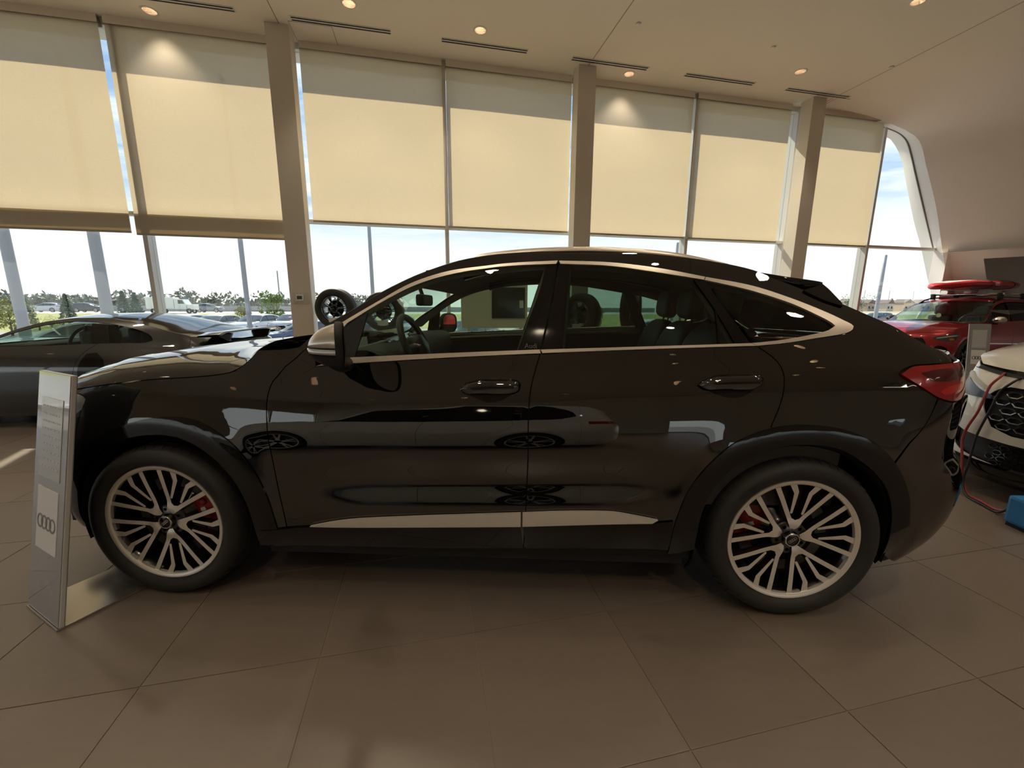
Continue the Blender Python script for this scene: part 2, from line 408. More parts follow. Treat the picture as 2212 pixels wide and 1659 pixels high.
def pchip(xs,ys):
    xs=np.array(xs,float); ys=np.array(ys,float); h=np.diff(xs); s=np.diff(ys)/h
    m=np.zeros(len(xs))
    for i in range(1,len(xs)-1):
        if s[i-1]*s[i]>0:
            w1=2*h[i]+h[i-1]; w2=h[i]+2*h[i-1]; m[i]=(w1+w2)/(w1/s[i-1]+w2/s[i])
    m[0]=s[0]; m[-1]=s[-1]
    def f(x):
        x=np.asarray(x,float); xc=np.clip(x,xs[0],xs[-1]); i=np.clip(np.searchsorted(xs,xc,side='right')-1,0,len(h)-1)
        t=(xc-xs[i])/h[i]; a=ys[i]; b=ys[i+1]
        y=(2*t**3-3*t**2+1)*a+(t**3-2*t**2+t)*h[i]*m[i]+(-2*t**3+3*t**2)*b+(t**3-t**2)*h[i]*m[i+1]
        return y+np.where(x<xs[0],(x-xs[0])*m[0],0)+np.where(x>xs[-1],(x-xs[-1])*m[-1],0)
    return f
def sstep(a,b,x):
    t=np.clip((np.asarray(x,float)-a)/(b-a),0,1); return t*t*(3-2*t)
class Plan:
    """plan outline: straight side y=0 (inward +y) with superelliptic ends; u = arc length, u==x on the side"""
    def __init__(s,xf,xa,xb,xr,half,nf=2.5,nr=2.5,barrel=0.02):
        s.xa,s.xb,s.half=xa,xb,half
        xm=(xa+xb)/2; hl=(xb-xa)/2
        t=np.linspace(0,np.pi/2,400)
        def corner(L,n):
            t=np.linspace(0,1,600)
            th=t*np.pi/2
            return L*np.sin(th)**(2/n), half*(1-np.cos(th)**(2/n))
        fx,fy=corner(xa-xf,nf); rx,ry=corner(xr-xb,nr)
        xs=np.linspace(xa,xb,200)[1:-1]
        X=np.concatenate([(xa-fx)[::-1],xs,xb+rx]); Y=np.concatenate([fy[::-1],0*xs,ry])
        Y=Y+barrel*np.clip(((X-xm)/hl),-1,1)**2*(1-Y/half)
        U=np.concatenate([[0],np.cumsum(np.hypot(np.diff(X),np.diff(Y)))])
        U=U-np.interp(xm,X[600:-600],U[600:-600])+xm
        Ud=np.linspace(U[0],U[-1],1200)
        X=np.interp(Ud,U,X);Y=np.interp(Ud,U,Y)
        k=np.ones(15)/15
        def smz(A): 
            P=np.concatenate([2*A[0]-A[7:0:-1],A,2*A[-1]-A[-2:-9:-1]]); return np.convolve(P,k,'valid')
        s.U,s.X,s.Y=Ud,smz(X),smz(Y)
        tx=np.gradient(s.X,Ud); ty=np.gradient(s.Y,Ud); n=np.hypot(tx,ty); s.NX,s.NY=-ty/n,tx/n
        s.NX=smz(s.NX); s.NY=smz(s.NY)
        s.u0,s.u1=Ud[0],Ud[-1]
    def __call__(s,u):
        f=lambda A:np.interp(u,s.U,A); return f(s.X),f(s.Y),f(s.NX),f(s.NY)
# ------------------------------------------------------------------ the showroom
K = 8.8 / 7.6
DF = 8.8                       # glass front, metres from the camera along b
HC = 5.854                     # ceiling
def zk(z): return CAMZ + (z - CAMZ) * K
M_CEIL = mat('ceiling_plaster', (0.80, 0.73, 0.63), 0.9, noise=(0.7, 0.02), bump=(60, 0.02))
M_WALL = mat('wall_plaster', (0.80, 0.73, 0.66), 0.85, bump=(60, 0.02))
M_COLUMN = mat('column_paint', (0.72, 0.66, 0.57), 0.6, bump=(80, 0.02))
M_FRAME = mat('white_frame', (0.70, 0.68, 0.64), 0.45)
M_GROUT = mat('grout', (0.26, 0.205, 0.16), 0.85)
M_DARK = mat('dark_slot', (0.012, 0.011, 0.010), 0.7)
M_BLIND = blind_mat(); M_SHADE_BAND = blind_mat('blind_hem', 0.34, 0.0)
def tile_mat():
    m = mat('floor_tile', (0.175, 0.137, 0.111), 0.36, spec=1.0)
    nt = m.node_tree; L = nt.links.new; b = nt.nodes['Principled BSDF']; N = nt.nodes.new
    tc = N('ShaderNodeTexCoord'); oi = N('ShaderNodeObjectInfo'); geo = N('ShaderNodeNewGeometry')
    mp = N('ShaderNodeMapping'); L(geo.outputs['Position'], mp.inputs[0]); mp.inputs['Rotation'].default_value = (0, 0, -TH); mp.inputs['Scale'].default_value = (5.0, 16.0, 5.0)
    n = N('ShaderNodeTexNoise'); L(mp.outputs[0], n.inputs['Vector']); n.inputs['Scale'].default_value = 2.2; n.inputs['Detail'].default_value = 8; n.inputs['Roughness'].default_value = 0.65
    mr = N('ShaderNodeMapRange'); L(n.outputs['Fac'], mr.inputs['Value']); mr.inputs['From Min'].default_value = 0.3; mr.inputs['From Max'].default_value = 0.7
    mr.inputs['To Min'].default_value = 0.95; mr.inputs['To Max'].default_value = 1.05
    m2 = N('ShaderNodeMapRange'); L(oi.outputs['Random'], m2.inputs['Value']); m2.inputs['To Min'].default_value = 0.94; m2.inputs['To Max'].default_value = 1.06
    mu = N('ShaderNodeMath'); mu.operation = 'MULTIPLY'; L(mr.outputs['Result'], mu.inputs[0]); L(m2.outputs['Result'], mu.inputs[1])
    v = N('ShaderNodeVectorMath'); v.operation = 'SCALE'; v.inputs[0].default_value = (0.175, 0.137, 0.111); L(mu.outputs[0], v.inputs['Scale']); L(v.outputs[0], b.inputs['Base Color'])
    rr = N('ShaderNodeMapRange'); L(n.outputs['Fac'], rr.inputs['Value']); rr.inputs['To Min'].default_value = 0.32; rr.inputs['To Max'].default_value = 0.39; L(rr.outputs['Result'], b.inputs['Roughness'])
    bp = N('ShaderNodeBump'); bp.inputs['Strength'].default_value = 0.06; bp.inputs['Distance'].default_value = 0.002; L(n.outputs['Fac'], bp.inputs['Height']); L(bp.outputs[0], b.inputs['Normal'])
    return m
M_TILE = tile_mat()
A0, A1, B0, B1 = -13.0, 21.0, -11.0, 8.95
def build_floor():
    fl = rbox('floor', A0, A1, B0, B1, -0.30, -0.0035, M_GROUT); tag(fl, kind='structure')
    T = 0.604; g = 0.0035; h = T / 2 - g / 2
    mb = MB(); mb.box(-h, h, -h, h, -0.012, 0.0, bev=0.0015)
    V = np.concatenate(mb.V); c, s_ = math.cos(TH), math.sin(TH)
    V = np.stack([V[:, 0] * c - V[:, 1] * s_, V[:, 0] * s_ + V[:, 1] * c, V[:, 2]], -1)
    proto = None; near = []; far = []
    camr = np.array([0, 0])
    for i in range(int((A0 - 0.165) / T), int((A1 - 0.165) / T)):
        for j in range(int((B0 - 1.494) / T), int((DF - 0.1 - 1.494) / T) + 1):
            a, b = 0.165 + (i + 0.5) * T, 1.494 + (j + 0.5) * T
            if not (A0 + 0.3 < a < A1 - 0.3 and B0 + 0.3 < b < B1 - 0.2): continue
            x, y, _ = rw(a, b)
            dx, dy = x - CAMX, y - CAMY; f = dy * math.cos(_y) - dx * math.sin(_y); r = dx * math.cos(_y) + dy * math.sin(_y)
            vis = f > 0.75 and abs(r) < f * 1.30 + 0.5
            (near if vis else far).append((f * f + r * r if vis else 1e9, a, b))
    near.sort(); far += near[300:]; near = near[:300]
    org = np.array(fl.location)
    for _, a, b in near:
        p = np.array(rw(a, b)) - org
        if proto is None:
            proto = mk('tile', V, mb.F, M_TILE, fl); proto.location = p
        else:
            o = bpy.data.objects.new('tile', proto.data); COL.objects.link(o); o.parent = fl; o.location = p
    q = np.array([(-h, -h, 0), (h, -h, 0), (h, h, 0), (-h, h, 0)]); q = np.stack([q[:, 0] * c - q[:, 1] * s_, q[:, 0] * s_ + q[:, 1] * c, q[:, 2]], -1)
    VV = []; FF = []
    for k, (_, a, b) in enumerate(far):
        VV.append(q + np.array(rw(a, b)) - org); FF.append(tuple(range(4 * k, 4 * k + 4)))
    o = mk('tile_field', np.concatenate(VV), FF, M_TILE, fl); tag(o, kind='stuff')
build_floor()

# ceiling with joints, linear vents, downlights, sprinklers
NEAR_LIGHTS = ((-4.0, 8.36, 'recessed louvred downlight above the second blind, beside the first vent'),
                (-0.93, 7.51, 'recessed downlight at the top edge of the ceiling, nearest the first thick column'),
                (1.10, 7.68, 'recessed downlight above the third slim vent'),
                (4.13, 8.32, 'recessed downlight behind the fourth vent, right of the middle column'),
                (7.32, 7.51, 'recessed downlight between the fifth and sixth vents'),
                (10.30, 8.20, 'recessed downlight right of the last column by the last blind'),
                (7.38, 5.59, 'recessed downlight cut by the top frame edge at upper right'))
FAR_LIGHTS = [(a, b) for b in (4.9, 2.2, -0.5, -3.2, -5.9) for a in (-9.5, -6.6, -3.7, -0.8, 2.1, 5.0, 8.4, 11.4) if (a, b) != (8.4, 4.9)]
def Sc(a, b):
    a = np.asarray(a, float); b = np.asarray(b, float)
    return np.stack([CAMX + a * E1[0] + b * E2[0], CAMY + a * E1[1] + b * E2[1], HC + 0 * a], -1)
def disc_poly(a, b, r, n=24): t = np.linspace(0, 2 * math.pi, n, endpoint=False); return np.stack([a + r * np.cos(t), b + r * np.sin(t)], 1)
ceil = region('ceiling', np.array([(A0, B0), (A1, B0), (A1, 8.72), (A0, 8.72)]), Sc, M_CEIL, None, 3.0, 1.5,
              holes=[np.array(disc_poly(q[0], q[1], .100)) for q in list(NEAR_LIGHTS) + FAR_LIGHTS], skirt=0.0, out=(0, 0, 20)); tag(ceil, kind='structure')
slab = rbox('roof_slab', A0, A1, B0, 8.72, HC + 0.25, HC + 0.5, M_CEIL, ceil)
for a in (-2.12 - 5.37, -2.12, 3.24, 8.91):
    rbox('ceiling_joint', a - 0.006, a + 0.006, B0, 8.70, HC - 0.002, HC + 0.002, mat('joint_shadow', (0.25, 0.23, 0.20), 0.9), ceil)
M_JOINT = MATS['joint_shadow'] if 'joint_shadow' in MATS else mat('joint_shadow', (0.25, 0.23, 0.20), 0.9)
for a0, a1, b0, b1 in ((-1.95, -1.30, 8.13, 8.62), (9.0, 9.55, 8.15, 8.62), (10.55, 11.15, 8.15, 8.62)):
    p = rbox('access_panel', a0, a1, b0, b1, HC - 0.004, HC + 0.01, M_CEIL, ceil)
    for q in ((a0 - .008, a1 + .008, b0 - .008, b0), (a0 - .008, a1 + .008, b1, b1 + .008), (a0 - .008, a0, b0, b1), (a1, a1 + .008, b0, b1)):
        rbox('panel_joint', *q, HC - 0.003, HC + 0.01, M_JOINT, ceil)
def vent(a0, a1, b, label):
    t = empty('ceiling_vent', rw((a0 + a1) / 2, b, HC)); tag(t, label, 'vent', 'linear vents along the blinds')
    w = 0.062; l = (a1 - a0) / 2
    def bx(n, x0, x1, y0, y1, z0, z1, m):
        mb = MB(); mb.box(x0, x1, y0, y1, z0, z1); o = mb.build(n, m, t); o.rotation_euler = (0, 0, TH); return o
    bx('slot', -l, l, -w + .008, w - .008, -0.002, 0.02, M_DARK)
    for y0, y1 in ((-w, -w + .012), (w - .012, w), (-.013, .013)): bx('blade', -l, l, y0, y1, -0.008, 0.006, M_FRAME)
    for x0, x1 in ((-l - .012, -l), (l, l + .012)): bx('end_cap', x0, x1, -w, w, -0.008, 0.006, M_FRAME)
vb = 6.94 * K
for i, (a0, a1) in enumerate(((-3.66, -2.33), (-1.628, -.314), (.42, 1.724), (2.469, 3.785), (4.503, 5.855), (6.571, 7.935))):
    vent(a0 * K, a1 * K, vb + i * 0.012, '%s slim double-slot ceiling vent from the left' % ('first second third fourth fifth sixth'.split()[i]))
M_CAN = mat('downlight_reflector', (0.75, 0.66, 0.58), 0.22, metal=0.85)
M_LAMP = mat('lit_lamp', (1, 0.9, 0.75), 0.5, emit=(1.0, 0.83, 0.60), estr=34.0)
def downlight(a, b, label=None, group=None, power=58.0, proto={}):
    if power not in proto:
        t = empty('downlight', rw(a, b, HC))
        MB().lathe([(0.092, -0.004), (0.118, -0.006), (0.122, 0.0)], 32, 'Z').build('trim_ring', M_FRAME, t, smooth=True)
        MB().lathe([(0.095, -0.003), (0.093, 0.04), (0.080, 0.12), (0.052, 0.185)], 32, 'Z').build('reflector', M_CAN, t, smooth=True)
        mb = MB()
        for k in (-1, 0, 1): mb.box(-0.085, 0.085, k * 0.042 - 0.002, k * 0.042 + 0.002, 0.012, 0.06)
        mb.build('louvre', M_CAN, t)
        mb = MB(); mb.lathe([(0.0005, 0.165), (0.052, 0.165), (0.052, 0.185), (0.0005, 0.185)], 24, 'Z'); mb.build('lamp', M_LAMP, t)
        ld = bpy.data.lights.new('downlight_beam', 'SPOT'); ld.energy = power; ld.color = (1.0, 0.84, 0.62); ld.spot_size = R(100); ld.spot_blend = 0.6; ld.shadow_soft_size = 0.12
        lo = bpy.data.objects.new('beam', ld); COL.objects.link(lo); lo.parent = t; lo.location = (0, 0, -0.02)
        proto[power] = t
    else:
        t = copy_tree(proto[power]); t.location = rw(a, b, HC)
    t.rotation_euler = (0, 0, TH)
    tag(t, label, 'downlight', group or 'recessed ceiling downlights')
    return t
for a, b, l in NEAR_LIGHTS: downlight(a, b, l)
for a, b in FAR_LIGHTS: downlight(a, b, 'recessed ceiling downlight over the cars, outside the view', 'downlights deeper in the showroom', power=150.0 if b < -2 else 46.0)
for i, (a, b) in enumerate(((3.077, 6.0), (5.336, 6.03), (7.64, 6.04), (9.25, 6.07))):
    mb = MB(); mb.lathe([(0.001, -0.02), (0.03, -0.02), (0.038, -0.012), (0.042, 0.0), (0.001, 0.0)], 20, 'Z')
    o = mb.build('ceiling_sprinkler', M_FRAME, smooth=True, loc=rw(a * K, b * K, HC))
    tag(o, '%s small flush sprinkler cap from the left on the ceiling' % ('first second third fourth'.split()[i]), 'sprinkler', 'flush sprinkler caps')

# slim linear lamps deeper in the room, mirrored in the black flank
M_LED = mat('led_diffuser', (1, .95, .88), .5, emit=(1.0, .90, .76), estr=9.0)
for b in (-7.6,):
    for a in (8.6, 11.2, 13.8):
        t = empty('linear_lamp', rw(a, b, HC - .03), TH); tag(t, 'slim linear ceiling lamp behind the viewer, mirrored in the black rear quarter', 'lamp', 'linear lamps deeper in the showroom')
        mb = MB(); mb.box(-.80, .80, -.05, .05, -.05, 0, bev=.004); mb.build('housing', M_FRAME, t)
        mb = MB(); mb.box(-.78, .78, -.035, .035, -.056, -.049); mb.build('diffuser', M_LED, t)

# glass front: bays between mullions, each a window with two panes
mull = [-12.8, -10.12, -7.44, -4.70, -2.12, 0.537, 3.22, 5.93, 8.58, 11.12, 13.55]
TR = 2.912
win = []
for i in range(len(mull) - 1):
    w = empty('window_%d' % (i + 1), rw((mull[i] + mull[i + 1]) / 2, DF, 0)); tag(w, kind='structure')
    a0, a1 = mull[i] + 0.035, mull[i + 1] - 0.035
    lim = 11.0 if i == len(mull) - 2 else 99
    def piece(n, x0, x1, y0, y1, z0, z1, m):
        return rbox(n, x0, x1, y0, y1, z0, z1, m, w)
    piece('mullion', mull[i] - 0.035, mull[i] + 0.035, DF - 0.13, DF + 0.10, 0.0, HC if i < len(mull) - 2 else HC - 0.2, M_FRAME)
    piece('transom', a0, a1, DF - 0.10, DF + 0.05, TR - 0.03, TR + 0.03, M_FRAME)
    piece('bottom_rail', a0, a1, DF - 0.10, DF + 0.05, 0.0, 0.10, M_FRAME)
    if i < len(mull) - 2:
        piece('head_rail', a0, a1, DF - 0.10, DF + 0.05, HC - 0.10, HC, M_FRAME)
        piece('pane', a0, a1, DF - 0.006, DF + 0.006, TR + 0.03, HC - 0.10, GLASS_ROOM)
    piece('pane', a0, a1, DF - 0.006, DF + 0.006, 0.10, TR - 0.03, GLASS_ROOM)
    win.append(w)
# leaning end of the glass front and the wall that follows it
edge = pchip_e = None
def wall_curve():
    zs = np.array([0.0, 0.9, 2.166, 2.933, 3.888, 4.857, 5.306, 5.47, 5.58, 5.68, 5.76, 5.84]); es = np.array([14.75, 14.30, 13.69, 13.32, 12.87, 12.28, 12.0, 11.76, 11.375, 10.85, 10.3, 9.5])
    return zs, es
def wall_right():
    zs, es = wall_curve(); f = pchip(zs, es); BW = 8.5
    def Sw(t, z):
        t = np.asarray(t, float); z = np.asarray(z, float)
        e = np.where(z < 5.84, f(np.minimum(z, 5.84)), 9.5 - (z - 5.84) * 30)
        b = BW - t; a = e + 0.673 * t
        return np.stack([CAMX + a * E1[0] + b * E2[0], CAMY + a * E1[1] + b * E2[1], z], -1)
    o = region('wall_right', np.array([(0, 0), (9.0, 0), (9.0, 5.856), (0, 5.856)]), Sw, M_WALL, None, 0.16, 0.10,
               holes=[np.array([(0.60, -0.2), (8.6, -0.2), (8.6, 2.66), (0.575, 2.60)])], skirt=0.06, out=np.array(rw(40, 5, 3)))
    tag(o, kind='structure')
    # deep niche behind the opening
    n = rbox('wall_niche', 17.0, 23.0, 0.2, 8.5, -0.0, 0.02, M_TILE); bpy.data.objects.remove(n)
    mb = MB()
    P = [rw(19.2, 8.4), rw(24.0, -0.5)]
    nb = MB(); V = []
    for (a, b) in ((13.4, 8.4), (20.4, 8.4), (24.5, -0.4)):
        x, y, _ = rw(a, b); V += [(x, y, 0), (x, y, 3.0)]
    nb.add(V, [(0, 1, 3, 2), (2, 3, 5, 4)])
    x = [rw(a, b, 2.78) for a, b in ((13.2, 8.5), (20.6, 8.5), (24.6, -0.5), (17.6, -0.5))]
    nb.add(x, [(0, 1, 2, 3)])
    o2 = nb.build('wall_niche', M_WALL); tag(o2, kind='structure')
    # reveals of the leaning window end: wall edge -> glazing bead -> outer edge
    fb = pchip([0.0, 1.2, 2.19, 2.978, 3.877, 4.752, 5.158, 5.451, 5.599, 5.677, 5.721, 5.75], [15.15, 14.48, 13.923, 13.468, 12.932, 12.418, 12.182, 11.976, 11.733, 11.422, 11.05, 10.5])
    fo = pchip([0.0, 1.0, 1.708, 2.224, 3.046, 3.715, 4.566, 5.313, 5.601, 5.688, 5.733, 5.76], [15.4, 14.85, 14.455, 14.166, 13.718, 13.302, 12.851, 12.436, 12.136, 11.978, 11.6, 11.0])
    q = np.concatenate([np.linspace(0, .85, 40), np.linspace(.85, 1, 40)[1:]])
    P0 = np.array([rw(f(5.70 * k), BW - .002, 5.70 * k) for k in q]); P1 = np.array([rw(fb(5.745 * k), DF, 5.745 * k) for k in q]); P2 = np.array([rw(fo(5.755 * k), DF + .45, 5.755 * k) for k in q])
    rv = grid('trim_1', np.stack([P0, P1, P2], 0), M_FRAME); tag(rv, kind='structure')
    P3 = np.array([rw(fo(5.755 * k) + 1.5, DF + .5, 5.755 * k) for k in q])
    rv = grid('trim_4', np.stack([P2, P3], 0), M_FRAME); tag(rv, kind='structure')
    zz3 = np.concatenate([np.linspace(TR, 5.4, 30), np.linspace(5.4, 5.72, 20)[1:]])
    tb = MB(); tb.tube([rw(fb(z) - .012, DF - 0.01, z) for z in zz3], 0.018, 8); tag(tb.build('trim_2', mat('dark_bead', (0.16, 0.15, 0.14), 0.5), smooth=True), kind='structure')
    zq = np.concatenate([np.linspace(TR + 0.03, 5.3, 24), np.linspace(5.3, 5.70, 16)[1:]]); poly = np.array([(11.16, TR + 0.03)] + [(fb(z) - 0.01, z) for z in zq])
    def Sg(a, z): a = np.asarray(a); return np.stack([CAMX + a * E1[0] + DF * E2[0], CAMY + a * E1[1] + DF * E2[1], np.asarray(z) + 0 * a], -1)
    g = region('pane', poly, Sg, GLASS_ROOM, win[-1], 0.6, 0.3, skirt=0.0, org=win[-1].location)
    # diagonal brace by the wall
    tb = MB(); tb.tube([rw(13.62, DF - 0.05, 2.9), rw(14.3, DF - 0.05, 1.3)], 0.03, 8)
    tag(tb.build('trim_3', M_FRAME, smooth=True), kind='structure')
wall_right()
o = rbox('wall_left', A0 - 0.2, A0, B0, 8.9, 2.7, HC, M_WALL); tag(o, kind='structure')
wl = empty('window_12', rw(A0 - .1, -1, 0)); tag(wl, kind='structure')
for k in range(9):
    b = B0 + 0.05 + k * 2.45
    rbox('mullion', A0 - 0.2, A0, b - .04, b + .04, 0, 2.7, M_FRAME, wl)
    if k < 8: rbox('pane', A0 - .106, A0 - .094, b + .04, b + 2.41, .1, 2.7, GLASS_ROOM, wl)
rbox('bottom_rail', A0 - 0.2, A0, B0, 8.9, 0, .1, M_FRAME, wl)
o = rbox('wall_back', A0, A1, B0 - 0.2, B0, 1.5, HC, M_WALL); tag(o, kind='structure')
o = rbox('wall_back_pier', -8.0, 2.0, B0 - 0.2, B0, 0, 1.5, M_WALL); tag(o, kind='structure')
o = rbox('wall_back_end', 9.2, A1, B0 - 0.2, B0, 0, 1.5, M_WALL); tag(o, kind='structure')
wb_ = empty('window_13', rw(6, B0 - .1, 0)); tag(wb_, kind='structure')
for s0, s1 in ((2.0, 9.2), (A0, -8.0)):
    n = int((s1 - s0) / 2.3)
    for k in range(n + 1):
        a = s0 + (s1 - s0) * k / n
        rbox('mullion', a - .04, a + .04, B0 - .2, B0, 0, 1.5, M_FRAME, wb_)
        if k < n: rbox('pane', a + .04, a + (s1 - s0) / n - .04, B0 - .106, B0 - .094, .1, 1.5, GLASS_ROOM, wb_)
    rbox('bottom_rail', s0, s1, B0 - .2, B0, 0, .1, M_FRAME, wb_)
o = rbox('wall_end', A1, A1 + 0.2, B0, 1.5, 0, HC, M_WALL); tag(o, kind='structure')
# roof edge outside: shades the top of the blinds
o = rbox('roof_soffit', A0, 12.6, DF - 0.08, 9.36, HC, HC + 0.5, M_FRAME); tag(o, kind='structure')

# columns
for i, (a0, a1) in enumerate(((-7.71, -7.35), (-2.34, -1.975), (3.045, 3.405), (8.43, 8.79))):
    c = rbox('column', a0, a1, 8.22, 8.52, 0, HC, M_COLUMN, bev=0.006); tag(c, kind='structure')
th = empty('thermostat', rw(-2.16, 8.22, 1.49)); tag(th, 'small square wall thermostat on the first thick column', 'thermostat'); th.rotation_euler = (0, 0, TH)
mb = MB(); mb.box(-0.135, 0.135, -0.010, 0, -0.105, 0.105, bev=0.004); mb.build('wall_plate', mat('thermostat_plate', (0.60, 0.55, 0.47), 0.5), th)
mb = MB(); mb.box(-0.075, 0.055, -0.030, -0.010, -0.055, 0.06, bev=0.004); mb.build('housing', mat('thermostat_case', (0.78, 0.76, 0.70), 0.4), th)
mb = MB(); mb.box(-0.055, 0.030, -0.0315, -0.0295, -0.025, 0.035); mb.build('screen', mat('thermostat_screen', (0.05, 0.09, 0.06), 0.15), th)

# roller blinds
def blind(a0, a1, zb, label):
    b = 8.63; t = empty('roller_blind', rw((a0 + a1) / 2, b, zb)); tag(t, label, 'blind', 'roller blinds on the glass front'); t.rotation_euler = (0, 0, TH)
    w = (a1 - a0) / 2; n = 24
    # slightly slack cloth
    X = np.linspace(-w, w, n); Z = np.linspace(0.0, HC - zb - 0.12, 14)
    P = np.array([[(x, 0.006 * math.sin(x * 2.1 + z * 0.9 + a0), z) for z in Z] for x in X])
    grid('fabric', P, M_BLIND, t, flip=True)
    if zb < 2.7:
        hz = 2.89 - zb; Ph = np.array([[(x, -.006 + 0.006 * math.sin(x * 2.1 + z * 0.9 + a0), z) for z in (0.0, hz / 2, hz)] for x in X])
        grid('hem', Ph, M_SHADE_BAND, t, flip=True)  # denser cloth band added to imitate the unsunned strip below the transom
    mb = MB(); mb.box(-w, w, -0.012, 0.012, -0.03, 0.004, bev=0.004); mb.build('bottom_bar', mat('blind_bar', (0.42, 0.38, 0.32), 0.5), t)
    mb = MB(); mb.tube([(-w, 0.05, HC - zb - 0.09), (w, 0.05, HC - zb - 0.09)], 0.055, 16); mb.build('roller', M_BLIND, t, smooth=True)
    mb = MB(); mb.box(-w, w, -0.022, -0.014, HC - zb - 0.115, HC - zb); mb.build('cassette', M_CEIL, t)
for a0, a1, zb, l in ((-7.35, -4.87, 2.60, 'low-hanging cream roller blind left of the first mullion'),
                      (-4.79, -2.30, 2.57, 'low-hanging cream roller blind between the first mullion and first column'),
                      (-1.935, 0.505, 2.915, 'cream roller blind just right of the first thick column'),
                      (0.575, 3.06, 2.92, 'cream roller blind just left of the middle column'),
                      (3.33, 5.815, 2.915, 'cream roller blind just right of the middle column'),
                      (5.905, 8.30, 2.91, 'cream roller blind just left of the last column'),
                      (8.66, 10.98, 2.905, 'narrow cream roller blind right of the last column'),
                      (-10.08, -7.48, 2.60, 'cream roller blind beyond the left edge of the view')):
    blind(a0, a1, zb, l)
# ------------------------------------------------------------------ wheels
def wheel_spokes(rim, kind):
    """list of outlines (unit: rim radius) for one sector, axis up"""
    if kind == 'multi':
        half = [(0.018, 0.138), (0.055, 0.180), (0.090, 0.245), (0.136, 0.338), (0.297, 0.596), (0.462, 0.846)]
        inner = [(0.392, 0.880), (0.236, 0.628), (0.100, 0.408), (0.058, 0.338), (0.0, 0.312)]
        rt = half + inner
        v = [(-x, y) for x, y in reversed(half)]
        V = half + inner[:-1] + [inner[-1]] + [(-x, y) for x, y in reversed(inner[:-1])] + v
        arm = [(0.066, 0.425), (0.085, 0.408), (0.104, 0.425), (0.138, 0.760), (0.262, 0.930), (0.160, 0.958), (0.074, 0.795)]
        return [V, arm, [(-x, y) for x, y in reversed(arm)]], 5
    if kind == 'five':
        a = [(0.10, 0.16), (0.10, 0.42), (0.20, 0.95), (0.10, 0.97), (0.035, 0.60), (0.0, 0.52), (-0.035, 0.60), (-0.10, 0.97), (-0.20, 0.95), (-0.10, 0.42), (-0.10, 0.16)]
        return [a], 5
    if kind == 'twin':
        a = [(0.07, 0.15), (0.055, 0.50), (0.13, 0.96), (0.04, 0.97), (0.0, 0.60), (-0.04, 0.97), (-0.13, 0.96), (-0.055, 0.50), (-0.07, 0.15)]
        return [a], 7
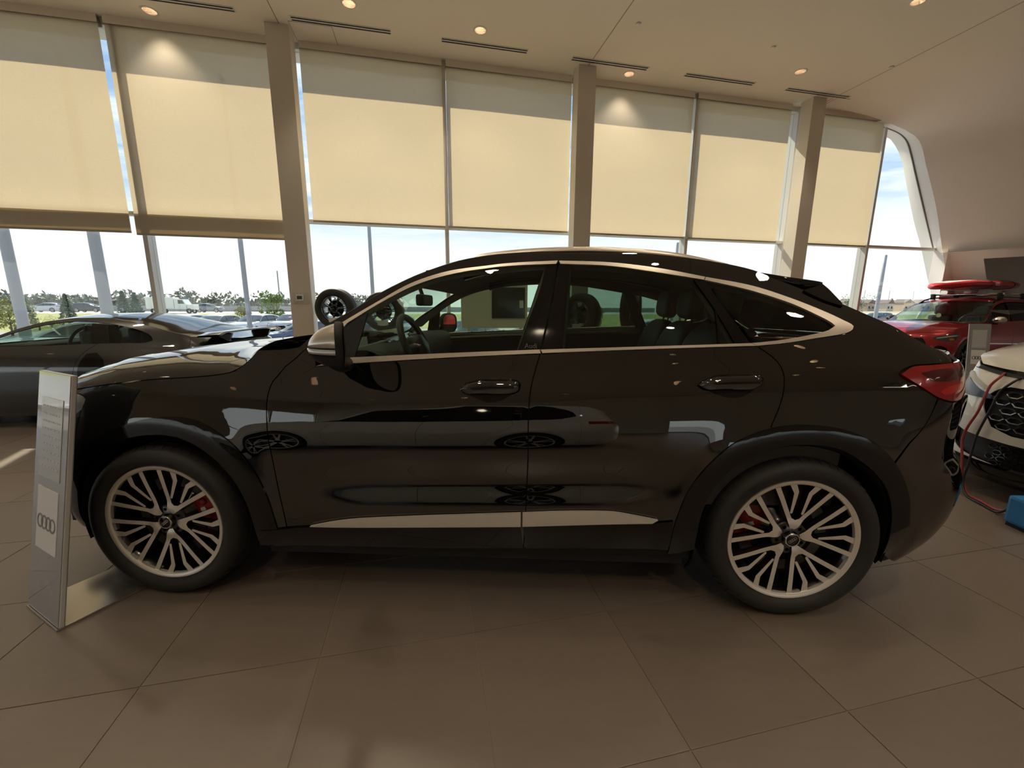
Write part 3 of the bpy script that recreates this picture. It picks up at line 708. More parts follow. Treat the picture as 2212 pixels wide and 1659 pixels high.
def make_wheel(name, Rt=0.366, Rr=0.279, width=0.25, kind='multi', face=ALLOY, dark=ALLOY_DARK, brake=None, caliper_at=None, emblem=True, spin=0.0,
               detail=1.0, parent=None, rubber=None, disc=True):
    """wheel facing -Y with its outer face at y=0; origin at the hub centre"""
    w = empty(name, parent=parent); rub = rubber or RUBBER
    n = int(96 * detail)
    # tyre: sidewall, shoulder, grooved tread
    H = Rt - Rr; pr = [(Rr - 0.012, 0.012), (Rr + 0.004, -0.004), (Rr + 0.012, -0.012), (Rr + 0.30 * H, -0.022), (Rr + 0.55 * H, -0.022), (Rr + 0.80 * H, -0.012), (Rt - 0.012, 0.006), (Rt - 0.003, 0.022)]
    gr = []
    for k in range(4):
        y = 0.03 + (width - 0.10) * (k + 0.5) / 4 + 0.01
        gr += [(Rt, y - 0.006), (Rt - 0.008, y - 0.004), (Rt - 0.008, y + 0.004), (Rt, y + 0.006)]
    pr = pr + gr + [(Rt - 0.003, width - 0.03), (Rt - 0.02, width - 0.006), (Rr + 0.4 * H, width), (Rr, width - 0.02)]
    MB().lathe(pr, n, 'Y').build('tyre', rub, w, auto=50)
    if detail >= 1:   # shoulder sipes
        mb = MB(); q = 56
        for i in range(q):
            t = 2 * math.pi * i / q; c, s = math.cos(t), math.sin(t)
            t2 = t + 0.028
            for (t0, r0, r1, y0, y1) in ((t, Rt - 0.020, Rt + 0.0006, -0.004, 0.036),):
                V = []
                for tt in (t0, t0 + 0.010):
                    for r_, y_ in ((r0 - 0.004, y0), (r1 + 0.0004, 0.020), (r1 + 0.0008, y1 + 0.006), (r0, y1)):
                        V.append((r_ * math.cos(tt + (y_) * 0.9), y_ - (0.006 if y_ < 0.01 else 0.0), r_ * math.sin(tt + y_ * 0.9)))
                mb.add(V, [(0, 1, 2, 3), (7, 6, 5, 4), (0, 4, 5, 1), (1, 5, 6, 2)])
        mb.build('tread_sipe', M_DARK, w)
    # rim barrel and lip
    MB().lathe([(Rr, -0.002), (Rr - 0.004, 0.004), (Rr - 0.022, 0.018), (Rr - 0.030, 0.08), (Rr - 0.030, width - 0.06), (Rr - 0.01, width - 0.02)], n, 'Y').build('barrel', dark, w, smooth=True)
    MB().lathe([(Rr + 0.001, 0.002), (Rr - 0.002, -0.005), (Rr - 0.014, -0.004), (Rr - 0.021, 0.002), (Rr - 0.022, 0.016)], n, 'Y').build('rim_lip', face, w, auto=40)
    def depth(r): return 0.004 + 0.030 * np.clip(1 - r / Rr, 0, 1) ** 1.3 - 0.010 * np.exp(-((r / Rr - 0.22) / 0.10) ** 2)
    def Sf(u, v):
        u = np.asarray(u, float); v = np.asarray(v, float); r = np.hypot(u, v); return np.stack([u, depth(r), v], -1)
    outl, ns = wheel_spokes(Rr, kind)
    for k in range(ns):
        an = spin + 2 * math.pi * k / ns; c, s = math.cos(an), math.sin(an)
        for j, ol in enumerate(outl):
            q = np.array(ol) * Rr; q = np.stack([q[:, 0] * c - q[:, 1] * s, q[:, 0] * s + q[:, 1] * c], 1)
            region('spoke', q, Sf, [face, dark], w, 0.022 if detail >= 1 else 0.06, 0.02 if detail >= 1 else 0.06, skirt=0.034, skirt_m=1, out=(0, 1, 0))
    # hub, cap, bolts
    MB().lathe([(0.001, 0.022), (0.072, 0.022), (0.080, 0.030), (0.082, 0.06), (0.14, 0.075), (0.15, 0.10)], 40, 'Y').build('hub', dark, w, smooth=True)
    MB().lathe([(0.001, 0.003), (0.026, 0.003), (0.030, 0.006), (0.034, 0.012), (0.036, 0.03)], 36, 'Y').build('centre_cap', GLOSS_BLACK, w, smooth=True)
    if emblem:
        MB().lathe([(0.0265, 0.0022), (0.0265, 0.001), (0.030, 0.001), (0.0305, 0.006)], 36, 'Y').build('cap_ring', CHROME, w, smooth=True)
        e = rings_mesh(0.040, 0.0020, 0.0012, 20).build('cap_emblem', CHROME, w); e.location = (0, 0.0030, 0); e.rotation_euler = (0, -spin * 0 - 0.65, 0)
    if detail >= 1:
        for k in range(5):
            t = spin + math.pi / 2 + math.pi / 5 + 2 * math.pi * k / 5
            mb = MB(); mb.lathe([(0.001, 0.022), (0.009, 0.022), (0.010, 0.03), (0.010, 0.05)], 6, 'Y', (0.056 * math.cos(t), 0, 0.056 * math.sin(t)))
            mb.build('wheel_bolt', ROTOR, w)
    if disc:
        MB().lathe([(0.06, 0.085), (Rr * 0.70, 0.085), (Rr * 0.70, 0.115), (0.06, 0.115)], 48, 'Y', closed=True).build('brake_disc', ROTOR, w, auto=30)
        MB().lathe([(0.05, 0.125), (Rr * 0.9, 0.130)], 40, 'Y').build('backing_plate', MATT_BLACK, w)
    if brake is not None:
        def cal(u, v):
            u = np.asarray(u, float); v = np.asarray(v, float)
            return np.stack([v * np.cos(u), 0.058 + 0.008 * (np.abs(v - 0.155) / 0.04) ** 2 + 0 * u, v * np.sin(u)], -1)
        a = caliper_at
        pol = cr([(a - 0.48, 0.112), (a, 0.104), (a + 0.48, 0.112), (a + 0.52, 0.155), (a + 0.44, 0.212), (a, 0.220), (a - 0.44, 0.212), (a - 0.52, 0.155)], 0.03, True)
        c_ = region('brake_caliper', pol, cal, brake, w, 0.03, 0.03, skirt=0.05, out=(0, 1, 0))
        for da in (-0.25, 0.25):
            mb = MB(); mb.lathe([(0.001, 0.050), (0.014, 0.050), (0.018, 0.056), (0.018, 0.07)], 16, 'Y', (0.165 * math.cos(a + da), 0, 0.165 * math.sin(a + da)))
            mb.build('caliper_piston', brake, w, smooth=True)
        pl = MB(); pl.prism([(0.155 * math.cos(a) - 0.014, 0.155 * math.sin(a) - 0.016), (0.155 * math.cos(a) + 0.016, 0.155 * math.sin(a) - 0.010), (0.155 * math.cos(a) + 0.004, 0.155 * math.sin(a) + 0.018), (0.155 * math.cos(a) - 0.016, 0.155 * math.sin(a) + 0.012)], 0.0545, 0.0565)
        pl.build('caliper_badge', WHITE_PRINT, w)
    return w
def tyre_text(w, body, r, ang, size, m):
    V, F = text_mesh(body, size)
    th = ang - V[:, 0] / r; rr = r + V[:, 1]
    P = np.stack([rr * np.cos(th), np.full(len(V), -0.0236), rr * np.sin(th)], -1)
    return mk('tyre_lettering', P, F, m, w)

# ------------------------------------------------------------------ the black coupe-roofed SUV
YC = 0.93; ORG = np.array([1.41, YC, 0.0]); INS = np.array([1.45, YC, 0.75])
plan = Plan(-0.88, -0.22, 3.22, 3.83, 0.95, 2.5, 2.6, 0.03)
prof = pchip([.15, .20, .28, .36, .44, .56, .70, .93, .99, 1.06, 1.13, 1.20, 1.30, 1.45, 1.54, 1.59, 1.62, 1.66],
             [.12, .075, .030, .012, .004, .0, .0, .030, .052, .082, .108, .136, .178, .245, .288, .322, .360, .46])
rearp = pchip([.15, .25, .35, .45, .58, .66, .72, .80, .92, 1.02, 1.10, 1.16, 1.25, 1.4, 1.55],
              [.25, .13, .05, .015, .0, .02, .055, .06, .055, .06, .075, .12, .28, .55, .95])
frontp = pchip([.15, .22, .30, .40, .55, .75, .90, .98, 1.05, 1.15], [.18, .10, .03, .0, .0, .02, .05, .10, .22, .5])
def S(u, z):
    u = np.asarray(u, float); z = np.asarray(z, float)
    x, y, nx, ny = plan(u)
    sh = .075 * sstep(1.0, 3.1, u) * sstep(.45, .9, z) * (1 - sstep(1.25, 1.5, z))
    d = prof(z - sh)
    zc = .600 + .030 * (u - 1.4)
    m = sstep(.55, 1.0, u) * (1 - sstep(2.0, 2.45, u))
    q = (z - zc) / .085
    d = d + m * .027 * np.exp(-q * q)
    for ax in (0., 2.82):
        r = np.hypot(u - ax, z - .366)
        d = d - .012 * np.exp(-((r - .50) / .07) ** 2) * (1 - sstep(.8, 1.0, z))
    d = d + sstep(2.2, 3.4, u) * np.clip(z - 1.10, 0, 1) * .30
    wr = sstep(3.2, 3.75, u); wf = 1 - sstep(-.75, -.15, u)
    d = d * (1 - wr) + rearp(z) * wr
    d = d * (1 - wf) + frontp(z) * wf
    return np.stack([x + nx * d, -0.02 + y + ny * d, z + 0 * x], -1)
U0, U1 = plan.u0 + 0.002, plan.u1 - 0.002
zedge = pchip([.60, .637, .739, .877, 1.015, 1.183, 1.376, 1.55, 1.80, 2.05, 2.30, 2.50, 2.684, 2.80, 2.924, 3.071, 3.158, 3.238, 3.40, 3.48, 3.60, 4.5],
              [1.125, 1.162, 1.256, 1.341, 1.428, 1.508, 1.569, 1.595, 1.607, 1.603, 1.585, 1.562, 1.528, 1.485, 1.435, 1.375, 1.330, 1.288, 1.212, 1.183, 1.165, 1.165])
car = empty('black_suv', ORG); tag(car, 'glossy black coupe-roofed SUV in side view filling the middle of the showroom', 'car')
def both(name, poly, mats, mir=True, **k):
    k.setdefault('out', INS); k['org'] = ORG
    k.setdefault('S', S); s = k.pop('S')
    a = region(name, poly, s, mats, car, **k)
    if mir: region(name, poly, s, mats, car, mirror=YC, **k)
    return a
# outlines in surface coordinates (u along the flank, z up)
hood_s = cr([(-.455, .964), (-.254, .996), (-.046, 1.022), (.160, 1.037), (.297, 1.051), (.361, 1.067), (.423, 1.112), (.457, 1.158)])
fdoor_s = cr([(.704, 1.182), (.673, 1.160), (.630, 1.118), (.595, 1.090), (.565, 1.049), (.546, 1.025), (.534, .974), (.540, .787), (.548, .736), (.565, .567), (.580, .391), (.572, .290)])
bp_s = [(1.799, 1.558), (1.775, 1.410), (1.721, 1.167), (1.680, 1.015), (1.671, .90), (1.671, .705), (1.664, .48), (1.657, .294)]
bp_low = cr(bp_s[2:]); bp_up = cr(bp_s[:3])
rd_s = cr([(2.617, 1.209), (2.710, 1.134), (2.727, 1.085), (2.719, 1.023), (2.697, .948), (2.663, .874)])
belt_lo_f = cr([(.735, 1.092), (.851, 1.101), (1.30, 1.132), (1.723, 1.156)])
belt_lo_r = cr([(1.727, 1.156), (2.20, 1.178), (2.634, 1.194)])
belt_lo_q = cr([(2.634, 1.194), (2.760, 1.206), (2.889, 1.225), (3.034, 1.248), (3.066, 1.262), (3.076, 1.276)])
belt_up_f = cr([(.890, 1.131), (1.302, 1.153), (1.717, 1.173)])
belt_up_r = cr([(1.717, 1.173), (2.177, 1.191), (2.609, 1.207)])
belt_up_q = cr([(2.609, 1.207), (2.720, 1.218), (2.822, 1.233), (2.956, 1.261), (2.990, 1.278)])
ch_out_f = cr([(.700, 1.196), (.835, 1.283), (.995, 1.380), (1.122, 1.453), (1.287, 1.509), (1.454, 1.534), (1.587, 1.549), (1.799, 1.560)])
ch_in_f = cr([(.857, 1.277), (1.008, 1.372), (1.154, 1.447), (1.307, 1.494), (1.488, 1.524), (1.600, 1.535), (1.789, 1.543)])
ch_out_r = cr([(1.799, 1.560), (2.039, 1.552), (2.247, 1.527), (2.460, 1.489)])
ch_out_q = cr([(2.460, 1.489), (2.676, 1.450), (2.843, 1.395), (2.984, 1.333), (3.041, 1.302), (3.070, 1.285), (3.076, 1.276)])
ch_in_r = cr([(1.808, 1.543), (2.038, 1.533), (2.219, 1.508), (2.451, 1.473)])
ch_in_q = cr([(2.451, 1.473), (2.669, 1.424), (2.833, 1.369), (2.940, 1.315), (2.980, 1.290), (2.990, 1.278)])
def arch(cx, r0, drop=0.0, sq=1.0, n=60, z0=0.10):
    t = np.linspace(-0.55, math.pi + 0.55, n)
    return np.stack([cx + r0 * np.cos(t) * sq, .366 + r0 * np.sin(t)], 1)
def arch_poly(pts): return np.array(pts)
farch_o = cr([(-.520, .30), (-.500, .42), (-.445, .585), (-.335, .715), (-.180, .805), (0.0, .862), (.175, .868), (.290, .826), (.400, .742), (.475, .630), (.518, .513), (.536, .400), (.545, .285)])
farch_i = cr([(-.445, .20), (-.440, .40), (-.395, .545), (-.300, .668), (-.160, .752), (0.0, .788), (.150, .776), (.275, .706), (.365, .600), (.415, .480), (.430, .36), (.430, .20)])
rarch_o = cr([(2.293, .285), (2.298, .400), (2.311, .478), (2.350, .602), (2.430, .725), (2.525, .813), (2.668, .872), (2.801, .887), (2.959, .868), (3.089, .812), (3.185, .720), (3.255, .600), (3.290, .46)])
rarch_i = cr([(2.415, .15), (2.405, .36), (2.420, .520), (2.478, .650), (2.560, .732), (2.681, .787), (2.807, .804), (2.937, .790), (3.060, .725), (3.150, .640), (3.200, .540), (3.225, .40), (3.225, .15)])
H_F = join(farch_i, [(.43, .0), (-.445, .0)]); H_R = join(rarch_i, [(3.225, .0), (2.415, .0)])
head_pl = join(cr([(-.70, .925), (-.56, .945), (-.438, .953), (-.363, .946), (-.339, .930)]), cr([(-.339, .930), (-.348, .897), (-.404, .861), (-.52, .835), (-.70, .822)]))
sillb = lambda u: .268 + .020 * (u - .6)
# front fender, doors, flank with roof frame, bumpers
fender = join(hood_s, cr([(.457, 1.158), (.600, 1.165), (.690, 1.182)]), fdoor_s[1:], cr([(.572, .29), (.50, .285)]), farch_i[::-1][2:-3], [(-.40, .56)], cr([(-.40, .56), (-.375, .80), (-.345, .905), (-.335, .935), (-.37, .952), (-.455, .964)]))
both('front_fender', fender, PAINT_BLACK, holes=[H_F], gap=.0022, step=.03)
fd = join(fdoor_s[::-1], cr([(.704, 1.182), (.720, 1.15), (.735, 1.092)]), belt_lo_f, bp_low, cr([(1.657, .294), (1.2, .278), (.8, .272), (.572, .286)]))
both('front_door', fd, PAINT_BLACK, gap=.0024, step=.03)
rd = join(belt_lo_r, rd_s, rarch_i[::-1][5:], cr([(2.405, .33), (2.0, .306), (1.657, .294)]), bp_low[::-1])
both('rear_door', rd, PAINT_BLACK, holes=[H_R], gap=.0024, step=.03)
ze_u = np.concatenate([np.arange(.637, 2.6, .04), np.arange(2.6, 3.47, .03)]); ze_p = np.stack([ze_u, zedge(ze_u)], 1)
tail_pl = join(cr([(3.199, 1.087), (3.255, 1.116), (3.36, 1.124), (3.470, 1.128)]), cr([(3.470, 1.128), (3.70, 1.13), (3.95, 1.125)]), cr([(3.95, 1.125), (3.93, 1.06), (3.90, 1.02)]),
               cr([(3.90, 1.02), (3.60, .992), (3.46, .975), (3.353, .994), (3.264, 1.045), (3.199, 1.087)]))
flank = join(ze_p, cr([(3.46, 1.188), (3.52, 1.176), (3.55, 1.15), (3.52, 1.132), (3.36, 1.127), (3.255, 1.119), (3.195, 1.087), (3.262, 1.042), (3.350, .992)]),
             cr([(3.350, .992), (3.315, .920), (3.279, .864), (3.232, .812)]), [(3.15, .70)], rarch_i[::-1][6:-8], rd_s[::-1], belt_lo_q, ch_out_q[::-1], ch_out_r[::-1], ch_out_f[::-1], [(.68, 1.178)])
both('body_flank', flank, PAINT_BLACK, holes=[H_R], gap=.0015, step=.03)
rb = join(cr([(3.353, .990), (3.315, .920), (3.279, .864), (3.235, .810)]), [(3.16, .70), (3.22, .30)], cr([(3.22, .30), (3.32, .24), (3.5, .205), (3.8, .20), (U1, .20)]), cr([(U1, .20), (U1, .80)]), cr([(U1, .80), (4.0, .79), (3.72, .80), (3.58, .86), (3.52, .975)]), cr([(3.52, .975), (3.44, .972), (3.353, .990)]))
both('rear_bumper', rb, PAINT_BLACK, holes=[H_R], gap=.002, step=.035)
tg = join(cr([(3.535, .970), (3.59, .87), (3.73, .81), (4.0, .80), (U1, .81)]), cr([(U1, .81), (U1, 1.165)]), cr([(U1, 1.165), (4.0, 1.165), (3.60, 1.163), (3.545, 1.155)]), cr([(3.545, 1.155), (3.56, 1.135), (3.95, 1.128), (3.90, 1.015), (3.60, .988), (3.535, .970)]))
both('tailgate', tg, PAINT_BLACK, gap=.002, step=.04)
fb = join(cr([(-.40, .56), (-.375, .80), (-.350, .890)]), cr([(-.350, .890), (-.404, .858), (-.52, .832), (-.70, .819)]), cr([(-.72, .83), (-.74, .925)]), cr([(-.74, .925), (-.90, .90), (-1.1, .885), (U0, .88)]), [(U0, .20)], cr([(U0, .20), (-1.0, .205), (-.75, .22), (-.60, .235), (-.445, .235)]), [(-.44, .42)])
both('front_bumper', fb, PAINT_BLACK, holes=[H_F, cr([(U0 - .1, .42), (U0 - .1, .82), (-.98, .82), (-.90, .72), (-.98, .42)])], gap=.002, step=.035)
both('bonnet_edge', join(hood_s[::-1][-1:], cr([(-.455, .967), (-.37, .955), (-.438, .956), (-.56, .948), (-.70, .928)]), cr([(-.745, .93), (-.9, .905), (-1.1, .89), (U0, .885)]), [(U0, .945)], cr([(U0, .945), (-1.1, .950), (-.75, .965), (-.455, .972)])), PAINT_BLACK, step=.03, skirt=.006)
# grille
both('radiator_grille', cr([(U0, .43), (U0, .81), (-1.0, .81), (-.925, .72), (-1.0, .43)], .04)[:-1], MATT_BLACK, off=-.02, step=.05)
# wheel-arch trim, sill blade
both('wheel_arch_trim', join(farch_o, [(.545, .285), (.47, .262)], farch_i[::-1][2:-2], [(-.445, .30)]), GLOSS_BLACK, off=.006, gap=.001, step=.03, skirt=.02)
both('wheel_arch_trim', join(rarch_o, [(3.29, .45), (3.23, .40)], rarch_i[::-1][3:-2], [(2.405, .31), (2.293, .285)]), GLOSS_BLACK, off=.006, gap=.001, step=.03, skirt=.02)
both('sill_blade', join(cr([(.455, .350), (.588, .364), (.700, .374), (1.20, .394), (1.642, .411)]), cr([(1.642, .411), (1.657, .296)]), cr([(1.657, .294), (1.2, .277), (.8, .270), (.50, .262)])), GLOSS_BLACK, off=.009, gap=.002, step=.03)
both('sill_blade', join(cr([(1.652, .411), (2.0, .430), (2.236, .446), (2.298, .458)]), cr([(2.290, .31), (2.0, .304), (1.665, .294)])), GLOSS_BLACK, off=.009, gap=.002, step=.03)
both('silver_sill_inlay', join(cr([(.697, .381), (.780, .402), (.891, .422), (1.165, .446), (1.432, .464), (1.643, .477)]), cr([(1.643, .477), (1.643, .413)]), cr([(1.643, .413), (1.20, .396), (.85, .382), (.697, .379)])), SILVER_INLAY, off=.016, step=.035, bstep=.035, skirt=.012)
both('silver_sill_inlay', join(cr([(1.651, .477), (1.80, .487), (1.956, .492), (2.042, .491), (2.128, .478), (2.231, .459)]), cr([(2.231, .459), (2.207, .443)]), cr([(2.207, .443), (2.0, .434), (1.651, .414)])), SILVER_INLAY, off=.016, step=.035, bstep=.035, skirt=.012)
# bright window surround
both('window_surround', join(ch_out_f[5:], ch_in_f[::-1], [(.845, 1.262), (.80, 1.235)]), SATIN_ALU, off=.004, gap=.001, step=.03, bstep=.015)
both('window_surround', join(ch_out_r, ch_in_r[::-1]), SATIN_ALU, off=.004, gap=.0015, step=.03, bstep=.015)
both('window_surround', join(ch_out_q, belt_lo_q[::-1], belt_up_q, ch_in_q[::-1]), SATIN_ALU, off=.004, gap=.0015, step=.02, bstep=.012)
both('window_surround', join(belt_up_f, [(1.721, 1.157)], belt_lo_f[::-1], [(.79, 1.108)]), SATIN_ALU, off=.005, gap=.001, step=.03, bstep=.015)
both('window_surround', join(belt_up_r, belt_lo_r[::-1]), SATIN_ALU, off=.005, gap=.0015, step=.03, bstep=.015)
# glass and gloss pillars
gf = join(ch_in_f[:-2], cr([(1.740, 1.537), (1.713, 1.430), (1.657, 1.279), (1.619, 1.169)]), belt_up_f[::-1][6:], [(.905, 1.132), (.925, 1.20), (.862, 1.275)])
both('front_side_glass', gf, GLASS_CLEAR, off=-.006, step=.05, skirt=0)
both('mirror_sail', join([(.845, 1.268), (.862, 1.278), (.94, 1.325), (.922, 1.22), (.902, 1.130), (.87, 1.125), (.80, 1.11)]), MATT_BLACK, off=.0, step=.03)
both('b_pillar_cover', join(cr([(1.742, 1.540), (1.715, 1.430), (1.659, 1.279), (1.621, 1.169)]), [(1.716, 1.174)], cr([(1.718, 1.174), (1.772, 1.410), (1.794, 1.543)])), GLOSS_BLACK, off=-.001, gap=.001, step=.04)
both('b_pillar_cover', join(cr([(1.802, 1.543), (1.780, 1.410), (1.725, 1.174)]), [(1.814, 1.176)], cr([(1.816, 1.176), (1.834, 1.360), (1.856, 1.541)])), GLOSS_BLACK, off=-.001, gap=.001, step=.04)
gr_ = join(cr([(1.858, 1.540), (2.038, 1.531), (2.219, 1.506), (2.403, 1.478)]), cr([(2.403, 1.478), (2.456, 1.383), (2.538, 1.208)]), cr([(2.538, 1.206), (2.177, 1.192), (1.818, 1.177)]), cr([(1.818, 1.177), (1.836, 1.360), (1.858, 1.540)]))
both('rear_side_glass', gr_, GLASS_DARK, off=-.006, step=.05, skirt=0)
both('glass_divider', np.array([(2.478, 1.345), (2.486, 1.33), (2.480, 1.205), (2.472, 1.205)]), GLOSS_BLACK, off=-.002, step=.05)
both('c_pillar_cover', join(cr([(2.405, 1.478), (2.458, 1.383), (2.541, 1.208)]), [(2.607, 1.209)], cr([(2.607, 1.209), (2.512, 1.371), (2.459, 1.472)])), GLOSS_BLACK, off=-.001, gap=.001, step=.04)
both('quarter_glass', join(cr([(2.475, 1.466), (2.669, 1.424), (2.833, 1.369), (2.940, 1.315), (2.978, 1.290), (2.985, 1.279)]), cr([(2.985, 1.279), (2.952, 1.262), (2.822, 1.235), (2.720, 1.220), (2.625, 1.211)]), cr([(2.625, 1.211), (2.526, 1.371), (2.475, 1.466)])), GLASS_DARK, off=-.006, step=.05, skirt=0)
# lamps
both('headlight', head_pl, LENS_CLEAR, off=-.004, step=.03, bstep=.02)
M_RED = mat('red_lamp_lens', (0.33, 0.004, 0.008), 0.10, coat=1.0, coat_rough=0.01, spec=0.6)
M_RED_D = mat('dark_red_lens', (0.075, 0.004, 0.006), 0.10, coat=1.0, coat_rough=0.01)
M_RED_B = mat('bright_red_reflector', (0.62, 0.010, 0.014), 0.20, coat=1.0)
both('tail_light', tail_pl, M_RED, off=.004, gap=.002, step=.02, bstep=.015, skirt=.02)
both('tail_light_band', join(cr([(3.285, 1.092), (3.36, 1.104), (3.60, 1.106)]), cr([(3.60, 1.075), (3.38, 1.058), (3.33, 1.062)])), M_RED_D, off=.006, step=.03, skirt=.004)
both('tail_light_fillet', join(cr([(3.36, 1.018), (3.42, 1.038), (3.54, 1.050)]), cr([(3.54, 1.030), (3.44, 1.012), (3.38, 1.004)])), M_RED_B, off=.006, step=.03, skirt=.004)
0 and both('rear_reflector', join(cr([(3.62, .715), (3.72, .735), (3.90, .735)]), cr([(3.90, .70), (3.72, .69), (3.62, .70)])), CHROME, off=.006, step=.03)
# inner dark shell behind the panel gaps
sh_poly = join(cr([(U0, .20), (-.8, .21), (-.30, .21), (.6, .215), (2.3, .23), (3.3, .22), (U1, .22)], .06), cr([(U1, .22), (U1, 1.14)], .06), cr([(U1, 1.14), (3.45, 1.14), (3.08, 1.20), (2.7, 1.18), (1.7, 1.14), (.75, 1.08), (.45, 1.05), (.2, 1.0), (-.25, .955), (-.6, .92), (-.9, .90), (U0, .87)], .06))
both('inner_shell', sh_poly, MATT_BLACK, off=-.016, step=.09, skirt=0, holes=[H_F, H_R])
# wheel housings
for cx in (0.0, 2.82):
    for sgn in (0, 1):
        t = np.linspace(-.25, math.pi + .25, 30); rr = .425
        P = np.stack([np.stack([cx + rr * np.cos(t), np.full(30, yy), .36 + rr * np.sin(t)], -1) for yy in (.03, .30)], 0)
        if sgn: P[:, :, 1] = 2 * YC - P[:, :, 1]
        grid('wheel_housing', P, MATT_BLACK, car, org=ORG)
        mb = MB(); yy = .30 if not sgn else 2 * YC - .30
        mb.add([(cx, yy, .36)] + [(cx + rr * math.cos(q), yy, .36 + rr * math.sin(q)) for q in t], [(0, i, i + 1) for i in range(1, 30)])
        mb.xf(Matrix.Translation(-Vector(ORG))); mb.build('housing_wall', MATT_BLACK, car)
mb = MB(); mb.box(-.80, 3.55, .28, 1.58, .20, .26); mb.box(.45, 2.38, .06, 1.80, .20, .25); mb.xf(Matrix.Translation(-Vector(ORG))); mb.build('underbody', MATT_BLACK, car)
# mud flap tag behind the rear wheel arch
# top skin: bonnet (between its edges)
def hood_grid(ns=44, nw=71, lift=0.0):
    L_ = cr([(-.455, .968), (-.254, .998), (-.046, 1.024), (.160, 1.039), (.297, 1.053), (.361, 1.069), (.423, 1.114), (.452, 1.150)], .02)
    idx = np.linspace(0, len(L_) - 1, ns).astype(int); Lp = S(L_[idx, 0], L_[idx, 1]); Rp = Lp.copy(); Rp[:, 1] = 2 * YC - Rp[:, 1]
    w = np.sin(np.linspace(-math.pi / 2, math.pi / 2, nw)); s = np.linspace(0, 1, ns)
    # front edge: around the nose
    uu = np.where(w < 0, -.455 + (U0 + .455) * (1 + w), -.455 + (U0 + .455) * (1 - w)); zf = .968 - .020 * (1 - np.abs(w))
    Fp = S(uu, zf); Fp[w > 0, 1] = 2 * YC - Fp[w > 0, 1]
    Bp = np.stack([Lp[-1, 0] - .22 * (1 - w * w) + 0 * w, Lp[-1, 1] + (Rp[-1, 1] - Lp[-1, 1]) * (w + 1) / 2, Lp[-1, 2] + .015 * (1 - w ** 2)], -1)
    ww = (w + 1) / 2
    C = ((1 - ww)[None, :, None] * Lp[:, None] + ww[None, :, None] * Rp[:, None] + (1 - s)[:, None, None] * Fp[None] + s[:, None, None] * Bp[None]
         - ((1 - s)[:, None, None] * ((1 - ww)[None, :, None] * Fp[0] + ww[None, :, None] * Fp[-1]) + s[:, None, None] * ((1 - ww)[None, :, None] * Bp[0] + ww[None, :, None] * Bp[-1])))
    bump = np.interp(s, [0, .08, .3, .6, .85, 1], [0, .040, .082, .090, .062, 0.0])
    C[:, :, 2] += bump[:, None] * (.60 * (1 - np.abs(w)[None, :] ** 13) + .40 * (1 - w[None, :] ** 2))
    # power-dome crease
    C[:, :, 2] += (.005 * np.exp(-((np.abs(w) - .55) / .16) ** 2))[None] * np.interp(s, [0, .15, 1], [0, 1, .6])[:, None]
    return C
grid('bonnet', hood_grid(), PAINT_BLACK, car, out=INS, org=ORG)
mb = MB(); mb.box(.36, .64, .22, 1.64, 1.04, 1.075); mb.xf(Matrix.Translation(-Vector(ORG))); mb.build('scuttle', MATT_BLACK, car)
def top_loft(x0, x1, bow, crown, nx=30, nw=31, dz=0.0, dy=0.0):
    xs = np.linspace(x0, x1, nx); E = S(xs, zedge(xs)); w = np.linspace(-1, 1, nw); g = 1 - np.abs(w) ** 2.4
    P = np.zeros((nx, nw, 3))
    P[:, :, 0] = E[:, 0][:, None] + bow(xs)[:, None] * g[None]
    P[:, :, 1] = YC + (E[:, 1] - YC)[:, None] * (-w)[None] * -1 * -1 if False else YC + (YC - E[:, 1])[:, None] * w[None]
    P[:, :, 2] = E[:, 2][:, None] + crown(xs)[:, None] * g[None] + dz
    return P
bow = lambda x: np.interp(x, [.60, 1.25, 1.5, 2.6, 3.1, 3.5], [-.15, -.07, -.02, .02, .10, .22])
crown = lambda x: np.interp(x, [.60, 1.2, 1.6, 2.4, 2.9, 3.5], [.0, .02, .045, .05, .04, .0])
grid('windscreen', top_loft(.64, 1.30, bow, crown), GLASS_WS, car, out=INS, org=ORG)
grid('roof', top_loft(1.30, 2.86, bow, crown, 40), PAINT_BLACK, car, out=INS, org=ORG)
grid('rear_window', top_loft(2.86, 3.44, bow, crown), GLASS_BLACK, car, out=INS, org=ORG)
grid('boot_lip', top_loft(3.44, 3.62, lambda x: np.interp(x, [3.44, 3.62], [.20, .10]), lambda x: 0 * x, 8), PAINT_BLACK, car, out=INS, org=ORG)
# roof spoiler
sp = []
for (x, z0, z1, in_) in ((2.66, 1.520, 1.527, .0), (2.76, 1.496, 1.516, .0), (2.87, 1.462, 1.499, .004), (2.975, 1.434, 1.486, .010), (3.03, 1.452, 1.479, .016), (3.056, 1.466, 1.474, .022)):
    yl = .372 + in_; w = np.linspace(-1, 1, 25); yy = YC + (YC - yl) * w
    top = np.stack([x + .12 * (1 - w * w), yy, z1 + .022 * (1 - w ** 2)], -1); bot = np.stack([x + .12 * (1 - w * w), yy, z0 + .016 * (1 - w ** 2)], -1)
    sp.append(np.concatenate([top, bot[::-1]]))
grid('roof_spoiler', np.array(sp), PAINT_BLACK, car, out=(2.9, YC, 1.48), org=ORG, wrap=True)
mb = MB()
for k in (0, 24):
    a_ = [q[k] for q in sp]; b_ = [q[49 - k] for q in sp]
    for m_ in range(len(sp) - 1): mb.add([a_[m_], a_[m_ + 1], b_[m_ + 1], b_[m_]], [(0, 1, 2, 3) if k == 0 else (3, 2, 1, 0)])
P = sp[-1]; mb.add(P, [tuple(range(len(P)))]); mb.xf(Matrix.Translation(-Vector(ORG))); mb.build('spoiler_end', PAINT_BLACK, car)
